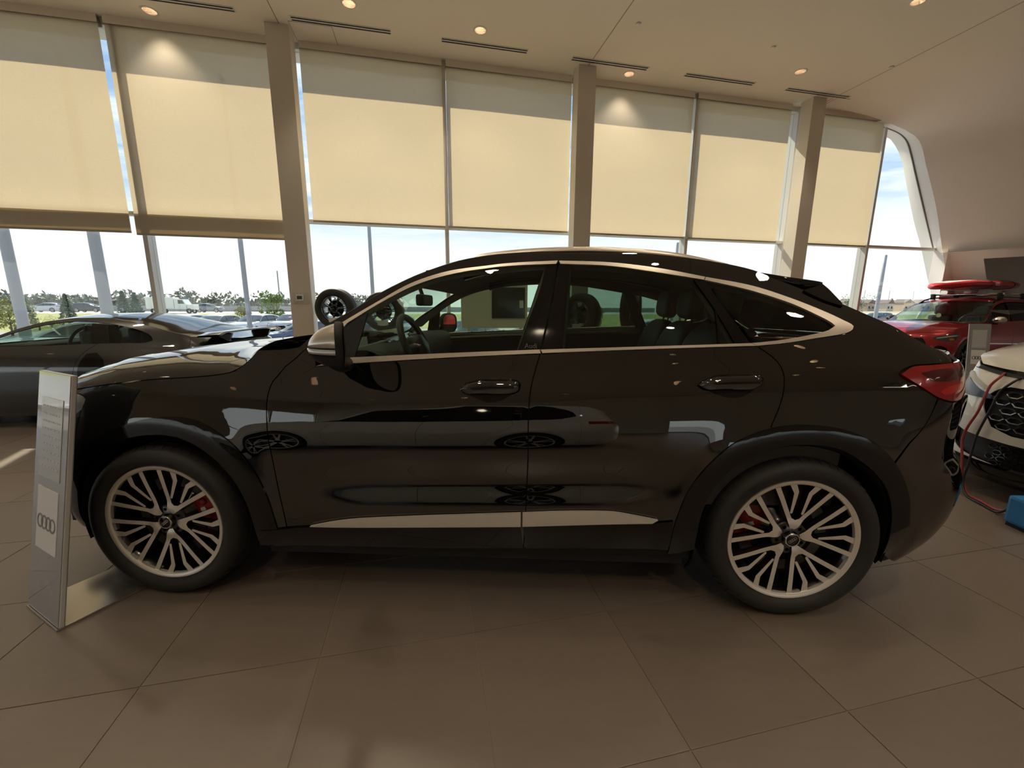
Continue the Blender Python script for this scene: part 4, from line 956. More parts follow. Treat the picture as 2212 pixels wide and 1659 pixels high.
both('spoiler_side_blade', join(cr([(2.915, 1.430), (2.98, 1.446), (3.018, 1.460)]), cr([(3.018, 1.460), (3.036, 1.438), (3.068, 1.372)]), cr([(3.064, 1.358), (2.986, 1.386), (2.915, 1.424)])), GLOSS_BLACK, off=.008, step=.03, skirt=.02)
# roof rails
def rail(sg):
    xs = np.array([1.36, 1.44, 1.58, 1.75, 1.95, 2.15, 2.35, 2.53, 2.64, 2.70]); zt = np.array([1.570, 1.592, 1.612, 1.624, 1.627, 1.619, 1.598, 1.564, 1.537, 1.520])
    c = cr(np.stack([xs, zt], 1), .03); E = S(c[:, 0], np.minimum(zedge(c[:, 0]), 1.60)); V = []
    for (x, z), e in zip(c, E):
        y = e[1] + .025; h = .022 * min(1, (x - 1.34) / .10, (2.72 - x) / .12); h = max(h, .004); wd = .016
        ring = [(-wd, -h), (-wd * 1.05, 0), (-wd * .7, h * .8), (0, h), (wd * .7, h * .8), (wd, 0), (wd, -h)]
        V.append([(x, y + a, z - .020 + b) for a, b in ring])
    P = np.array(V)
    if sg: P[:, :, 1] = 2 * YC - P[:, :, 1]
    grid('roof_rail', P, SATIN_ALU, car, out=INS, org=ORG, wrap=True)
    V2 = np.array([[(x, e[1] + .012 + a, min(z - .05, 9) + b) for a, b in ((-.008, -.045), (-.008, .03), (.05, .03), (.05, -.045))] for (x, z), e in zip(c, E)])
    if sg: V2[:, :, 1] = 2 * YC - V2[:, :, 1]
    grid('rail_foot', V2, GLOSS_BLACK, car, out=INS, org=ORG, wrap=True)
rail(0); rail(1)
# door handles
def handle(u0, z0, ln):
    cup = cr([(u0 + .02, z0 - .006), (u0 + .06, z0 + .030), (u0 + .20, z0 + .030), (u0 + .245, z0 + .005), (u0 + .19, z0 - .042), (u0 + .13, z0 - .054), (u0 + .08, z0 - .042)], .01, True)
    both('handle_recess', cup, GLOSS_BLACK, off=.0015, step=.012, dome=-.0 + .0012, skirt=.004)
    bar = join(cr([(u0, z0 - .006), (u0 + .03, z0 + .018), (u0 + .08, z0 + .030), (u0 + .20, z0 + .036), (u0 + .245, z0 + .034), (u0 + .262, z0 + .022)], .01), cr([(u0 + .262, z0 + .022), (u0 + .255, z0 - .004), (u0 + .225, z0 - .018), (u0 + .12, z0 - .022), (u0 + .03, z0 - .022), (u0, z0 - .006)], .01))
    both('door_handle', bar, PAINT_BLACK, off=.014, step=.010, dome=.024, skirt=.014)
    strip = join(cr([(u0 + .05, z0 - .004), (u0 + .12, z0 + .002), (u0 + .235, z0 + .004)], .01), cr([(u0 + .235, z0 - .003), (u0 + .12, z0 - .006), (u0 + .06, z0 - .010)], .01))
    both('handle_strip', strip, GLOSS_BLACK, off=.037, step=.01, skirt=.004)
handle(1.375, 1.010, .26); handle(2.372, 1.042, .27)
# door mirrors
def door_mirror(sg):
    YM, ZM = -.125, 1.206
    def my(P): P = np.array(P, float); P[..., 1] = (2 * YC - P[..., 1]) if sg else P[..., 1]; return P
    def sl(y, t=0.0): return .42 * (YM - y) * (1 - t)
    def shell(z0, z1, k=20, n=32, grow=0.0):
        P = []
        for t in np.linspace(0, 1, k):
            sc = math.sqrt(max(0, 1 - t ** 2.4)); ring = []
            for q in np.linspace(0, 2 * math.pi, n, endpoint=False):
                cq = math.copysign(abs(math.cos(q)) ** .75, math.cos(q)); sq = math.copysign(abs(math.sin(q)) ** .8, math.sin(q))
                yy = YM + (.100 + grow) * cq * (.30 + .70 * sc) + .03 * t
                zz = ZM + (.084 + grow) * sq * (sc * .9 + .1 * (1 - t)) - .012 * t - (.020 * (1 - t) * (cq > 0) * cq if sq < 0 else 0) * 0
                ring.append((.945 - (.118 + grow) * t + sl(yy, t), yy, min(max(zz, z0), z1)))
            P.append(ring)
        return my(P)
    ins = my([.90, YM, ZM])
    grid('mirror_cap', shell(1.203, 1.40), SILVER_CAP, car, out=ins, org=ORG, wrap=True)
    grid('mirror_lower_cover', shell(.9, 1.172), MATT_BLACK, car, out=ins, org=ORG, wrap=True)
    grid('mirror_indicator', shell(1.176, 1.196, grow=.003), LENS_CLEAR, car, out=ins, org=ORG, wrap=True)
    grid('mirror_seam', shell(1.165, 1.206, grow=-.002), MATT_BLACK, car, out=ins, org=ORG, wrap=True)
    def ringp(dx, g):
        o = []
        for q in np.linspace(0, 2 * math.pi, 36, endpoint=False):
            y = YM + (.102 + g) * math.copysign(abs(math.cos(q)) ** .7, math.cos(q)); z = ZM + (.086 + g) * math.copysign(abs(math.sin(q)) ** .72, math.sin(q))
            o.append((.945 + dx + sl(y), y, z))
        return my(o)
    grid('mirror_frame', np.array([ringp(-.012, .002), ringp(.004, .003), ringp(.018, -.001), ringp(.014, -.008)]), MATT_BLACK, car, out=ins, org=ORG, wrap=True)
    mb = MB(); mb.add(ringp(.010, -.006), [tuple(range(36))]); mb.xf(Matrix.Translation(-Vector(ORG))); mb.build('mirror_glass', mat('mirror_silver', (.8, .82, .84), .02, metal=1.0), car)
    arm = my([(.885, -.06, 1.130), (.875, .02, 1.105), (.87, .10, 1.100)])
    mb = MB(); mb.tube(arm, [.026, .030, .034], 12); mb.xf(Matrix.Translation(-Vector(ORG))); mb.build('mirror_arm', MATT_BLACK, car, smooth=True)
door_mirror(0); door_mirror(1)
# side lettering on the pillar cover
def pillar_text():
    V, F = text_mesh('Audi', .030)
    P = S(1.678 + V[:, 0] * .95, 1.187 + V[:, 1]); P[:, 1] -= .004
    mk('pillar_lettering', P - ORG, F, mat('etched_print', (.16, .16, .155), .5), car)
pillar_text()
# wheels
def place_wheel(x, front, sg):
    w = make_wheel('wheel', kind='multi', brake=RED_CALIPER, caliper_at=(0.25 if front else math.pi - .25) if not sg else (math.pi - .25 if front else .25), spin=(math.pi + .14) if front else -.10, parent=car,
                   detail=1.0 if not sg else 0.6)
    w.location = np.array([x, 0.0 if not sg else 2 * YC, .366]) - ORG
    if sg: w.rotation_euler = (0, 0, math.pi)
    return w
wf_ = place_wheel(0.0, True, 0); wr_ = place_wheel(2.82, False, 0); place_wheel(0.0, True, 1); place_wheel(2.82, False, 1)
M_TXT = mat('tyre_letter_rubber', (0.008, 0.008, 0.008), 0.5)
tyre_text(wr_, 'MICHELIN', .318, R(131), .030, M_TXT); tyre_text(wf_, 'MICHELIN', .318, R(40), .030, M_TXT)
# ------------------------------------------------------------------ other cars, one builder
class CarShape:
    def __init__(s, xf, xa, xb, xr, half, prof, frontp, rearp, ze, nf=2.5, nr=2.6, taper=(9, 10, 0, 1), arches=(), rear_u=(.05, .5), front_u=(.05, .5)):
        s.plan = Plan(xf, xa, xb, xr, half, nf, nr, 0.03); s.prof = pchip(*prof); s.fp = pchip(*frontp); s.rp = pchip(*rearp); s.ze = pchip(*ze)
        s.xa, s.xb, s.tp, s.ar, s.half = xa, xb, taper, arches, half; s.ru, s.fu = rear_u, front_u
        s.u0, s.u1 = s.plan.u0 + .002, s.plan.u1 - .002
    def S(s, u, z):
        u = np.asarray(u, float); z = np.asarray(z, float); x, y, nx, ny = s.plan(u); d = s.prof(z)
        for (cx, cz, r) in s.ar:
            q = np.hypot(u - cx, z - cz); d = d - .018 * np.exp(-((q - r - .05) / .07) ** 2) * (1 - sstep(cz + r, cz + r + .2, z))
        t = s.tp; d = d + sstep(t[0], t[1], u) * np.clip(z - t[3], 0, 1) * t[2]
        wr = sstep(s.xb + s.ru[0], s.xb + s.ru[1], u); wf = 1 - sstep(s.xa - s.fu[1], s.xa - s.fu[0], u)
        d = d * (1 - wr) + s.rp(z) * wr; d = d * (1 - wf) + s.fp(z) * wf
        return np.stack([x + nx * d, y + ny * d - s.half, z + 0 * x], -1)      # car centre plane at y=0, viewer side negative
    def loft(s, x0, x1, bow, crown, nx=16, nw=17, dz=0.0, wmax=1.0):
        xs = np.linspace(x0, x1, nx); E = s.S(xs, s.ze(xs)); w = np.linspace(-1, 1, nw); g = 1 - np.abs(w) ** 2.4; P = np.zeros((nx, nw, 3))
        P[:, :, 0] = E[:, 0][:, None] + bow(xs)[:, None] * g; P[:, :, 1] = -E[:, 1][:, None] * w * wmax; P[:, :, 2] = E[:, 2][:, None] + crown(xs)[:, None] * g + dz
        return P
def circ(cx, cz, r, n=40): t = np.linspace(0, 2 * math.pi, n, endpoint=False); return np.stack([cx + r * np.cos(t), cz + r * np.sin(t)], 1)
def lin(x0, y0, slope): return lambda x: y0 + slope * (x - x0)
def build_car(name, cs, sp, paint, glass=GLASS_CLEAR, glass_r=None, step=.06, skirt=.008, wheel=None, loc=(0, 0, 0), rz=0.0):
    """sp keys: hood (u,z list front->cowl), shuts (polylines top->bottom), sill, dlo_top, dlo_bot (front->rear), panes (polys), wb, zw, Rw, cowl, header, backl, tail, head, lamp"""
    root = empty(name, loc, rz); S_ = cs.S; ins = np.array([sp['mid'], 0, .7])
    def both(n, poly, m, mir=True, **k):
        k.setdefault('skirt', skirt); k.setdefault('step', step); k.setdefault('out', ins)
        a = region(n, poly, S_, m, root, **k)
        if mir: region(n, poly, S_, m, root, mirror=0.0, **k)
        return a
    H = [circ(cx, cz, r) for cx, cz, r in cs.ar]; sill = sp['sill']; bs = step * .8
    hood = cr(sp['hood'], bs); sh = [cr(q, bs) for q in sp['shuts']]; top = cr(sp['dlo_top'], bs); bot = cr(sp['dlo_bot'], bs)
    uf = sp['nose_cut']; ut = sp['tail_cut']
    both('front_fender', join(hood, sh[0], [(sh[0][-1][0], sill)], [(uf, sill)], [(uf, hood[0][1])]), paint, holes=H, gap=.002)
    for i in range(len(sh) - 1):
        a, b = sh[i], sh[i + 1]; k = (bot[:, 0] > a[0][0] + .01) & (bot[:, 0] < b[0][0] - .01)
        both('door', join(a[::-1], bot[k], b, [(b[-1][0], sill), (a[-1][0], sill)]), paint, holes=H, gap=.0025)
    l = sh[-1]; ue = np.arange(sp['cowl'], ut, bs); zp = np.stack([ue, cs.ze(ue)], 1); k = bot[:, 0] > l[0][0] + .01
    both('rear_quarter', join(zp, [(ut, cs.ze(ut)), (ut, sill), (l[-1][0], sill)], l[::-1], bot[k], top[::-1]), paint, holes=H, gap=.001)
    both('front_bumper', join([(uf, hood[0][1]), (uf, sill)], cr([(uf, sill), (cs.u0, sill - .02)], .1), cr([(cs.u0, sp['nose_z']), (uf, hood[0][1])], .1)), paint, holes=H + sp.get('front_holes', []), gap=.002)
    both('rear_bumper', join([(ut, cs.ze(ut)), (ut, sill)], cr([(ut, sill), (cs.u1, sill + .02)], .1), cr([(cs.u1, cs.ze(cs.u1)), (ut, cs.ze(ut))], .1)), paint, holes=H, gap=.002)
    for j, q in enumerate(sp['panes']): both('side_glass', np.array(q) if len(q) < 5 else q, glass if j == 0 else (glass_r or glass), off=-.006, step=step * 1.5, skirt=0)
    if 'pillars' in sp:
        for q in sp['pillars']: both('pillar_cover', np.array(q), GLOSS_BLACK, off=-.002)
    if 'surround' in sp:
        m = sp['surround']; both('window_surround', join(top, inset(join(top, bot[::-1]), .016)[:len(top)][::-1]), m, off=.004, step=.05, skirt=.006)
        both('window_surround', join(bot, (bot + np.array([0, .016]))[::-1]), m, off=.004, step=.05, skirt=.006)
    bow, crown = sp['bow'], sp['crown']
    # bonnet by transfinite fill
    ns, nw = 22, 23; idx = np.linspace(0, len(hood) - 1, ns).astype(int); Lp = S_(hood[idx, 0], hood[idx, 1]); Rp = Lp * np.array([1, -1, 1]); w = np.linspace(-1, 1, nw); s_ = np.linspace(0, 1, ns); ww = (w + 1) / 2
    uu = hood[0][0] + (cs.u0 - hood[0][0]) * (1 - np.abs(w)); zf = hood[0][1] + (sp['nose_z'] - hood[0][1]) * (1 - np.abs(w)); Fp = S_(uu, zf); Fp[w > 0, 1] *= -1
    Bp = np.stack([Lp[-1, 0] - sp.get('cowl_bow', .2) * (1 - w * w), Lp[-1, 1] * (1 - 2 * ww), Lp[-1, 2] + .01 * (1 - w * w)], -1)
    C = ((1 - ww)[None, :, None] * Lp[:, None] + ww[None, :, None] * Rp[:, None] + (1 - s_)[:, None, None] * Fp[None] + s_[:, None, None] * Bp[None]
         - ((1 - s_)[:, None, None] * ((1 - ww)[None, :, None] * Fp[0] + ww[None, :, None] * Fp[-1]) + s_[:, None, None] * ((1 - ww)[None, :, None] * Bp[0] + ww[None, :, None] * Bp[-1])))
    C[:, :, 2] += np.interp(s_, [0, .1, .35, .7, 1], np.array([0, .5, 1, 1, 0]) * sp.get('hood_bulge', .06))[:, None] * (1 - np.abs(w) ** 3.0)
    C[:, :, 2] += (sp.get('dome', .012) * np.exp(-((np.abs(w) - .5) / .10) ** 2))[None] * np.interp(s_, [0, .15, 1], [0, 1, .5])[:, None]
    bn = grid('bonnet', C, paint, root, out=ins)
    grid('windscreen', cs.loft(sp['cowl'], sp['header'], bow, crown), glass if glass is not GLASS_BLACK else GLASS_BLACK, root, out=ins)
    grid('roof', cs.loft(sp['header'], sp['backl'], bow, crown, 22), sp.get('roof_m', paint), root, out=ins)
    grid('rear_window', cs.loft(sp['backl'], sp['deck'], bow, crown), GLASS_BLACK, root, out=ins)
    if sp['tail_top'] > sp['deck']: grid('boot_lid', cs.loft(sp['deck'], sp['tail_top'], bow, crown, 8), paint, root, out=ins)
    if 'head' in sp: both('headlight', sp['head'], sp.get('head_m', LENS_CLEAR), off=.003, step=.05)
    if 'lamp' in sp: both('tail_light', sp['lamp'], M_RED, off=.004, step=.05)
    if 'grille' in sp: both('radiator_grille', sp['grille'], GLOSS_BLACK, off=-.012, step=.08)
    # dark tub so the car is not see-through
    mb = MB(); hw = cs.half - .10
    mb.box(sp['floor'][0], sp['floor'][1], -hw + .15, hw - .15, sill - .02, sill + .05); mb.build('underbody', MATT_BLACK, root)
    mb = MB(); mb.box(sp['cowl'] + .55, sp['backl'] + .2, -hw + .12, hw - .12, sill + .05, sp['belt'] - .22); mb.build('cabin_tub', CABIN, root)
    if sp.get('seats', True):
        for sy in (-.36, .36):
            x = sp['seat_x']; mb = MB(); mb.box(x, x + .16, sy - .22, sy + .22, sp['belt'] - .35, sp['belt'] + .12, bev=.04); mb.box(x + .04, x + .15, sy - .13, sy + .13, sp['belt'] + .14, sp['roofz'] - .16, bev=.035)
            mb.build('front_seat', LEATHER, root)
        mb = MB(); mb.box(sp['cowl'] + .10, sp['cowl'] + .55, -hw + .15, hw - .15, sp['belt'] - .22, sp['belt'] - .02, bev=.05); mb.build('dashboard', CABIN, root)
        tt = np.linspace(0, 2 * math.pi, 24, endpoint=False); mb = MB(); mb.tube([(sp['cowl'] + .72 + .06 * math.sin(q), -.36 + .18 * math.cos(q), sp['belt'] - .02 + .17 * math.sin(q)) for q in tt], .016, 8, closed=True); mb.build('steering_wheel', LEATHER, root, smooth=True)
    # wheels and housings
    for cx in (0.0, sp['wb']):
        for sg in (-1, 1):
            t = np.linspace(-.25, math.pi + .25, 20); rr = sp['Rw'] + .055; yo = sg * (cs.half - .06); yi = sg * (cs.half - .32)
            grid('wheel_housing', np.stack([np.stack([cx + rr * np.cos(t), np.full(20, yy), sp['Rw'] + rr * np.sin(t)], -1) for yy in (yo, yi)], 0), MATT_BLACK, root)
            mb = MB(); mb.add([(cx, yi, sp['Rw'])] + [(cx + rr * math.cos(q), yi, sp['Rw'] + rr * math.sin(q)) for q in t], [(0, i, i + 1) for i in range(1, 20)]); mb.build('housing_wall', MATT_BLACK, root)
            if wheel is not None:
                wv = wheel(root) if isinstance(wheel, type(lambda: 0)) else copy_tree(wheel, root)
                wv.location = (cx, sg * (cs.half - .02), sp['Rw']); wv.rotation_euler = (0, 0, 0 if sg < 0 else math.pi)
    return root, both, bn

# ---- the low dark sports coupe by the glass
R8 = CarShape(-.97, -.35, 2.85, 3.46, .97,
              ([.10, .16, .30, .45, .62, .78, .86, .92, 1.00, 1.10, 1.18, 1.22, 1.26], [.10, .05, .015, .0, .0, .03, .075, .115, .175, .255, .335, .395, .50]),
              ([.10, .2, .35, .5, .65, .75, .9], [.10, .02, .0, .04, .14, .30, .60]), ([.10, .25, .4, .6, .75, .88, .95, 1.1], [.16, .03, .0, .0, .03, .06, .16, .5]),
              ([.60, .85, 1.02, 1.25, 1.50, 1.75, 2.00, 2.28, 2.52, 2.75, 2.98, 3.20, 3.42, 4.3], [.80, .895, .975, 1.085, 1.165, 1.200, 1.205, 1.175, 1.125, 1.065, 1.010, .965, .935, .925]),
              taper=(1.7, 2.9, -.10, .85), arches=((0, .345, .375), (2.65, .355, .39)))
r8_top = [(x + .42, z) for x, z in [(.50, .905), (.66, .975), (.86, 1.058), (1.08, 1.125), (1.32, 1.160), (1.60, 1.150), (1.85, 1.115), (2.10, 1.050), (2.20, .995), (2.22, .955)]]
r8_bot = [(x + .42, z) for x, z in [(.50, .895), (1.0, .905), (1.60, .925), (1.95, .930), (2.16, .934), (2.22, .955)]]
r8sp = dict(mid=1.3, hood=[(-.60, .66), (-.35, .76), (0.0, .845), (.35, .870), (.80, .885)], shuts=[[(.92, .895), (.88, .80), (.85, .55), (.85, .25)], [(2.10, .926), (1.97, .80), (1.90, .62), (1.90, .40), (1.98, .22)]],
            sill=.13, dlo_top=r8_top, dlo_bot=r8_bot, nose_cut=-.60, tail_cut=3.05, nose_z=.56, cowl=.85, header=1.42, backl=2.10, deck=3.02, tail_top=3.40, belt=.93, roofz=1.22, seat_x=1.70, floor=(-.7, 3.1), wb=2.65, Rw=.345,
            bow=lambda x: np.interp(x, [.85, 1.4, 2.1, 3.3], [-.34, -.10, .0, .08]), crown=lambda x: np.interp(x, [.85, 1.4, 1.8, 2.3, 2.8, 3.3], [.0, .02, .045, .05, .03, .0]), hood_bulge=.04,
            panes=[np.array([.42, 0]) + join(cr([(.53, .905), (.68, .970), (.87, 1.048), (1.08, 1.112), (1.32, 1.148), (1.52, 1.143)], .06), [(1.62, .927)], cr([(1.60, .925), (1.0, .906), (.53, .897)], .1)),
                   np.array([.42, 0]) + join(cr([(1.72, 1.126), (1.86, 1.103), (2.08, 1.042), (2.18, .99), (2.20, .958)], .05), cr([(2.16, .938), (1.95, .932), (1.80, .930)], .1))],
            pillars=[[(1.95, 1.143), (2.13, 1.128), (2.21, .930), (2.05, .927)]], lamp=join(cr([(3.12, .80), (3.3, .84), (3.8, .84)], .08), cr([(3.8, .76), (3.3, .74)], .08)),
            head=cr([(-.45, .66), (-.50, .72), (-.75, .66), (-.80, .58)], .05, True))
M_GREY_PAINT = mat('charcoal_pearl_paint', (0.018, 0.021, 0.024), 0.25, metal=0.3, coat=1.0, coat_rough=0.015, coat_ior=1.7, spec=0.6)
r8_wheel = make_wheel('wheel', .345, .262, .26, 'twin', ALLOY_DARK, ALLOY_DARK, detail=.5, emblem=False)
r8, r8b, _ = build_car('sports_coupe', R8, r8sp, M_GREY_PAINT, GLASS_CLEAR, GLASS_DARK, .05, wheel=r8_wheel, loc=(-5.35, 3.15, 0), rz=R(10.0))
tag(r8, 'low charcoal two-door sports coupe with rear wing, standing by the glass front', 'car')
r8b('side_blade', join(cr([(2.03, .82), (1.96, .70), (1.94, .55), (1.97, .36)], .05), cr([(2.16, .42), (2.20, .60), (2.19, .76), (2.12, .83)], .05)), GLOSS_BLACK, off=.004)
def r8_wing():
    w = np.linspace(-1, 1, 25); P = []
    for (dx, dz) in ((0, 0), (.02, .018), (.10, .024), (.22, .030), (.27, .024), (.22, .006), (.10, -.002)):
        P.append(np.stack([3.10 + dx + .06 * (1 - w * w), .82 * w, 1.015 + dz + .012 * (1 - w * w) - .05 * np.clip(np.abs(w) - .86, 0, 1) * 4], -1))
    grid('rear_wing', np.array(P + P[:1]), M_GREY_PAINT, r8, out=(3.2, 0, 1.02))
    for y in (-.52, .52):
        mb = MB(); mb.prism([(3.02, .93), (3.30, .92), (3.34, 1.02), (3.12, 1.025)], y - .018, y + .018); mb.build('wing_strut', GLOSS_BLACK, r8)
    mb = MB()
    for k in range(7): mb.box(2.18 + k * .11, 2.24 + k * .11, -.42, .42, 1.165 - .02 * k - .012 * k, 1.175 - .02 * k - .012 * k)
r8_wing()

# ---- the red SUV with a paddle board
def ZM(z): return z if z < 1.0 else 1.0 + (z - 1.0) * 1.34
def ZL(l): return [(x, ZM(z)) for x, z in l]
RS = CarShape(-.96, -.30, 3.45, 4.05, .975,
              ([.12, .20, .32, .45, .60, .75, .85, .95] + [ZM(z) for z in (1.02, 1.10, 1.25, 1.36, 1.42, 1.46)], [.10, .05, .02, .008, .0, .0, .02, .055, .085, .12, .20, .265, .315, .40]),
              ([.12, .25, .4, .55, .70, .80, .9, 1.0], [.12, .02, .0, .0, .03, .07, .18, .4]), ([.12, .3, .5, .8, .95, 1.1, 1.6], [.16, .03, .0, .0, .02, .08, .3]),
              ([.50, .62, .80, 1.05, 1.30, 1.60, 2.0, 2.6, 3.1, 3.5, 3.75, 5.0], [ZM(z) for z in (1.03, 1.06, 1.145, 1.25, 1.345, 1.405, 1.430, 1.425, 1.395, 1.345, 1.22, 1.15)]), arches=((0, .36, .385), (2.95, .36, .395)))
rs_top = ZL([(.72, 1.072), (.90, 1.165), (1.12, 1.262), (1.35, 1.330), (1.65, 1.370), (2.2, 1.385), (2.8, 1.365), (3.2, 1.315), (3.42, 1.23), (3.45, 1.15)])
rs_bot = ZL([(.72, 1.045), (1.2, 1.055), (2.0, 1.07), (2.8, 1.085), (3.3, 1.11), (3.45, 1.15)])
M_RED_PAINT = mat('red_pearl_paint', (0.36, 0.004, 0.012), 0.30, metal=0.35, coat=1.0, coat_rough=0.015, coat_ior=1.6)
rs_sp = dict(mid=1.6, hood=[(-.62, .875), (-.45, .925), (-.10, .985), (.25, 1.02), (.45, 1.035), (.56, ZM(1.035))], shuts=[ZL([(.72, 1.045), (.62, .98), (.56, .8), (.58, .4), (.60, .24)]), ZL([(1.72, 1.064), (1.68, .9), (1.68, .26)]), ZL([(2.72, 1.084), (2.74, .98), (2.60, .76), (2.50, .55), (2.45, .26)])],
             sill=.18, dlo_top=rs_top, dlo_bot=rs_bot, nose_cut=-.50, tail_cut=3.50, nose_z=.82, cowl=.56, header=1.42, backl=3.30, deck=3.72, tail_top=3.72, belt=1.08, roofz=1.60, seat_x=1.62, floor=(-.7, 3.6), wb=2.95, Rw=.36,
             bow=lambda x: np.interp(x, [.56, 1.4, 3.2, 3.8], [-.36, -.08, .02, .12]), crown=lambda x: np.interp(x, [.56, 1.3, 1.8, 3.2, 3.8], [.0, .03, .05, .05, .02]), hood_bulge=.055, dome=.020,
             panes=[join(cr(ZL([(.76, 1.075), (.91, 1.155), (1.13, 1.25), (1.36, 1.318), (1.66, 1.356)]), .06), ZL([(1.70, 1.07)]), cr(ZL([(1.70, 1.068), (1.2, 1.06), (.76, 1.05)]), .1)),
                    join(cr(ZL([(1.74, 1.362), (2.2, 1.372), (2.74, 1.355)]), .1), cr(ZL([(2.74, 1.09), (2.2, 1.078), (1.76, 1.072)]), .1)),
                    join(cr(ZL([(2.82, 1.35), (3.2, 1.30), (3.40, 1.22), (3.42, 1.15)]), .06), cr(ZL([(3.3, 1.118), (2.82, 1.09)]), .1))],
             head=join(cr([(-.36, .80), (-.42, .845), (-.60, .815), (-.86, .765)], .05), cr([(-.86, .72), (-.62, .68), (-.46, .70), (-.36, .80)], .05)), head_m=mat('smoked_lamp_lens', (.05, .048, .045), .06, coat=1.0),
             front_holes=[cr([(-.62, .24), (-.60, .52), (-.80, .58), (-.85, .26)], .06, True), join([(-2.2, .28), (-2.2, .74)], cr([(-1.02, .74), (-.95, .60), (-1.05, .28)], .06))], lamp=join([(3.6, .98), (3.6, 1.06), (4.2, 1.06), (4.2, .98)]))
rs_wheel = make_wheel('wheel', .36, .285, .26, 'five', ALLOY_DARK, ALLOY_DARK, detail=.6, emblem=False)
rs, rsb, _ = build_car('red_suv', RS, rs_sp, M_RED_PAINT, GLASS_CLEAR, GLASS_DARK, .06, wheel=rs_wheel, loc=(10.62, 8.30, 0), rz=R(22.0))
tag(rs, 'metallic red SUV with roof rack, parked at the far right by the window', 'car')
rsb('air_intake', cr([(-.62, .24), (-.60, .52), (-.80, .58), (-.85, .26)], .06, True), MATT_BLACK, off=-.03)
rsb('radiator_grille', join([(RS.u0, .28), (RS.u0, .74)], cr([(-1.02, .74), (-.95, .60), (-1.05, .28)], .06)), GLOSS_BLACK, off=-.02)
rsb('headlight_strip', join(cr([(-.40, .815), (-.60, .792), (-.80, .752)], .05), cr([(-.80, .735), (-.60, .765), (-.42, .79)], .05)), LENS_CLEAR, off=.006)
rsb('marker_lamp', cr([(-.48, .715), (-.50, .745), (-.58, .735), (-.57, .705)], .03, True), mat('amber_lens', (.65, .16, .01), .15, coat=1.0), off=.006)
def rs_extras():
    for sg in (-1, 1):
        P = []
        for t in np.linspace(0, 1, 10):
            x = .98 - .18 * t; sc = math.sqrt(max(0, 1 - t ** 2.4))
            P.append([(x, sg * (.98 + .10 * math.cos(q) * (.35 + .65 * sc)), 1.115 + .075 * math.sin(q) * (.2 + .8 * sc)) for q in np.linspace(0, 2 * math.pi, 18, endpoint=False)])
        grid('door_mirror', np.array(P), SILVER_CAP if sg < 0 else MATT_BLACK, rs, out=(.9, sg * .98, 1.095), wrap=True)
        mb = MB(); mb.tube([(.88, sg * .90, 1.05), (.90, sg * .98, 1.055)], .03, 8); mb.build('mirror_arm', MATT_BLACK, rs)
        mb = MB(); xs = np.linspace(1.35, 3.3, 14); E = RS.S(xs, RS.ze(xs)); mb.tube([(x, sg * abs(e[1] + .05), e[2] + .05 * math.sin(math.pi * min(1, max(0, (x - 1.35) / .25)) / 2) * (1 if x < 3.1 else .5)) for x, e in zip(xs, E)], .018, 8); mb.build('roof_rail', GLOSS_BLACK, rs, smooth=True)
    for x in (1.75, 2.75):
        mb = MB(); mb.tube([(x, -.66, 1.70), (x, .66, 1.70)], .022, 10); mb.build('roof_bar', CHROME, rs, smooth=True)
        for y in (-.60, .60):
            mb = MB(); mb.box(x - .05, x + .05, y - .035, y + .035, 1.58, 1.72, bev=.012); mb.build('bar_foot', MATT_BLACK, rs)
        for y in (-.34, .34):
            mb = MB(); mb.prism([(x - .16, 1.71), (x + .16, 1.71), (x + .12, 1.80), (x - .12, 1.80)], y - .07, y + .07); mb.build('rack_cradle', mat('grey_cradle', (.45, .44, .43), .4, metal=.5), rs)
    # little card on the windscreen
    mb = MB(); mb.lathe([(0.001, 0), (.05, 0), (.05, .004), (.001, .004)], 20, 'X', (1.00, .08, 1.20)); mb.build('hanging_tag', mat('pale_yellow_card', (.75, .74, .45), .6), rs)
rs_extras()
# paddle board lying on the rack
bl = empty('paddle_board', (10.62, 8.30, 0.24), R(22.0)); tag(bl, 'red inflatable paddle board strapped on top of the red SUV', 'paddle board')
def board():
    P = []
    for t in np.linspace(0, 1, 40):
        x = .42 + 3.3 * t; wd = .42 * (1 - abs(2 * t - 1) ** 2.6) ** .55 + .004; th = .085 * min(1, (1 - abs(2 * t - 1) ** 12) ** .5 + .02); z = 1.66 + .035 * sstep(0, .35, t) - .05 * (1 - sstep(0, .25, t)) * 0 + (-.035 * (1 - sstep(0, .3, t)))
        ring = [(x, wd * math.copysign(abs(math.cos(q)) ** .55, math.cos(q)), z + th * math.copysign(abs(math.sin(q)) ** .8, math.sin(q))) for q in np.linspace(0, 2 * math.pi, 28, endpoint=False)]
        P.append(ring)
    P = np.array(P); grid('board_body', P, mat('red_board_skin', (.50, .012, .022), .35, coat=.4), bl, out=(2, 0, 1.66), wrap=True)
    D = P[2:-2, [2, 3, 4, 5, 6, 7, 8, 9, 10, 11, 12]]; D = D.copy(); D[:, :, 2] += .0035; D[:, :, 1] *= .90
    grid('deck_pad', D, mat('pale_deck_pad', (.62, .56, .52), .7), bl, flip=False)
    for x in (1.75, 2.75):
        mb = MB(); t = (x - .42) / 3.3; wd = .42 * (1 - abs(2 * t - 1) ** 2.6) ** .55 + .02
        mb.tube([(x, wd * math.copysign(abs(math.cos(q)) ** .55, math.cos(q)), 1.69 + .105 * math.copysign(abs(math.sin(q)) ** .8, math.sin(q))) for q in np.linspace(0, 2 * math.pi, 28, endpoint=False)], .008, 6, closed=True); mb.build('strap', MATT_BLACK, bl)
    e = rings_mesh(.20, .010, .002).build('board_emblem', WHITE_PRINT, bl); e.location = (1.98, -.424, 1.69)
board()
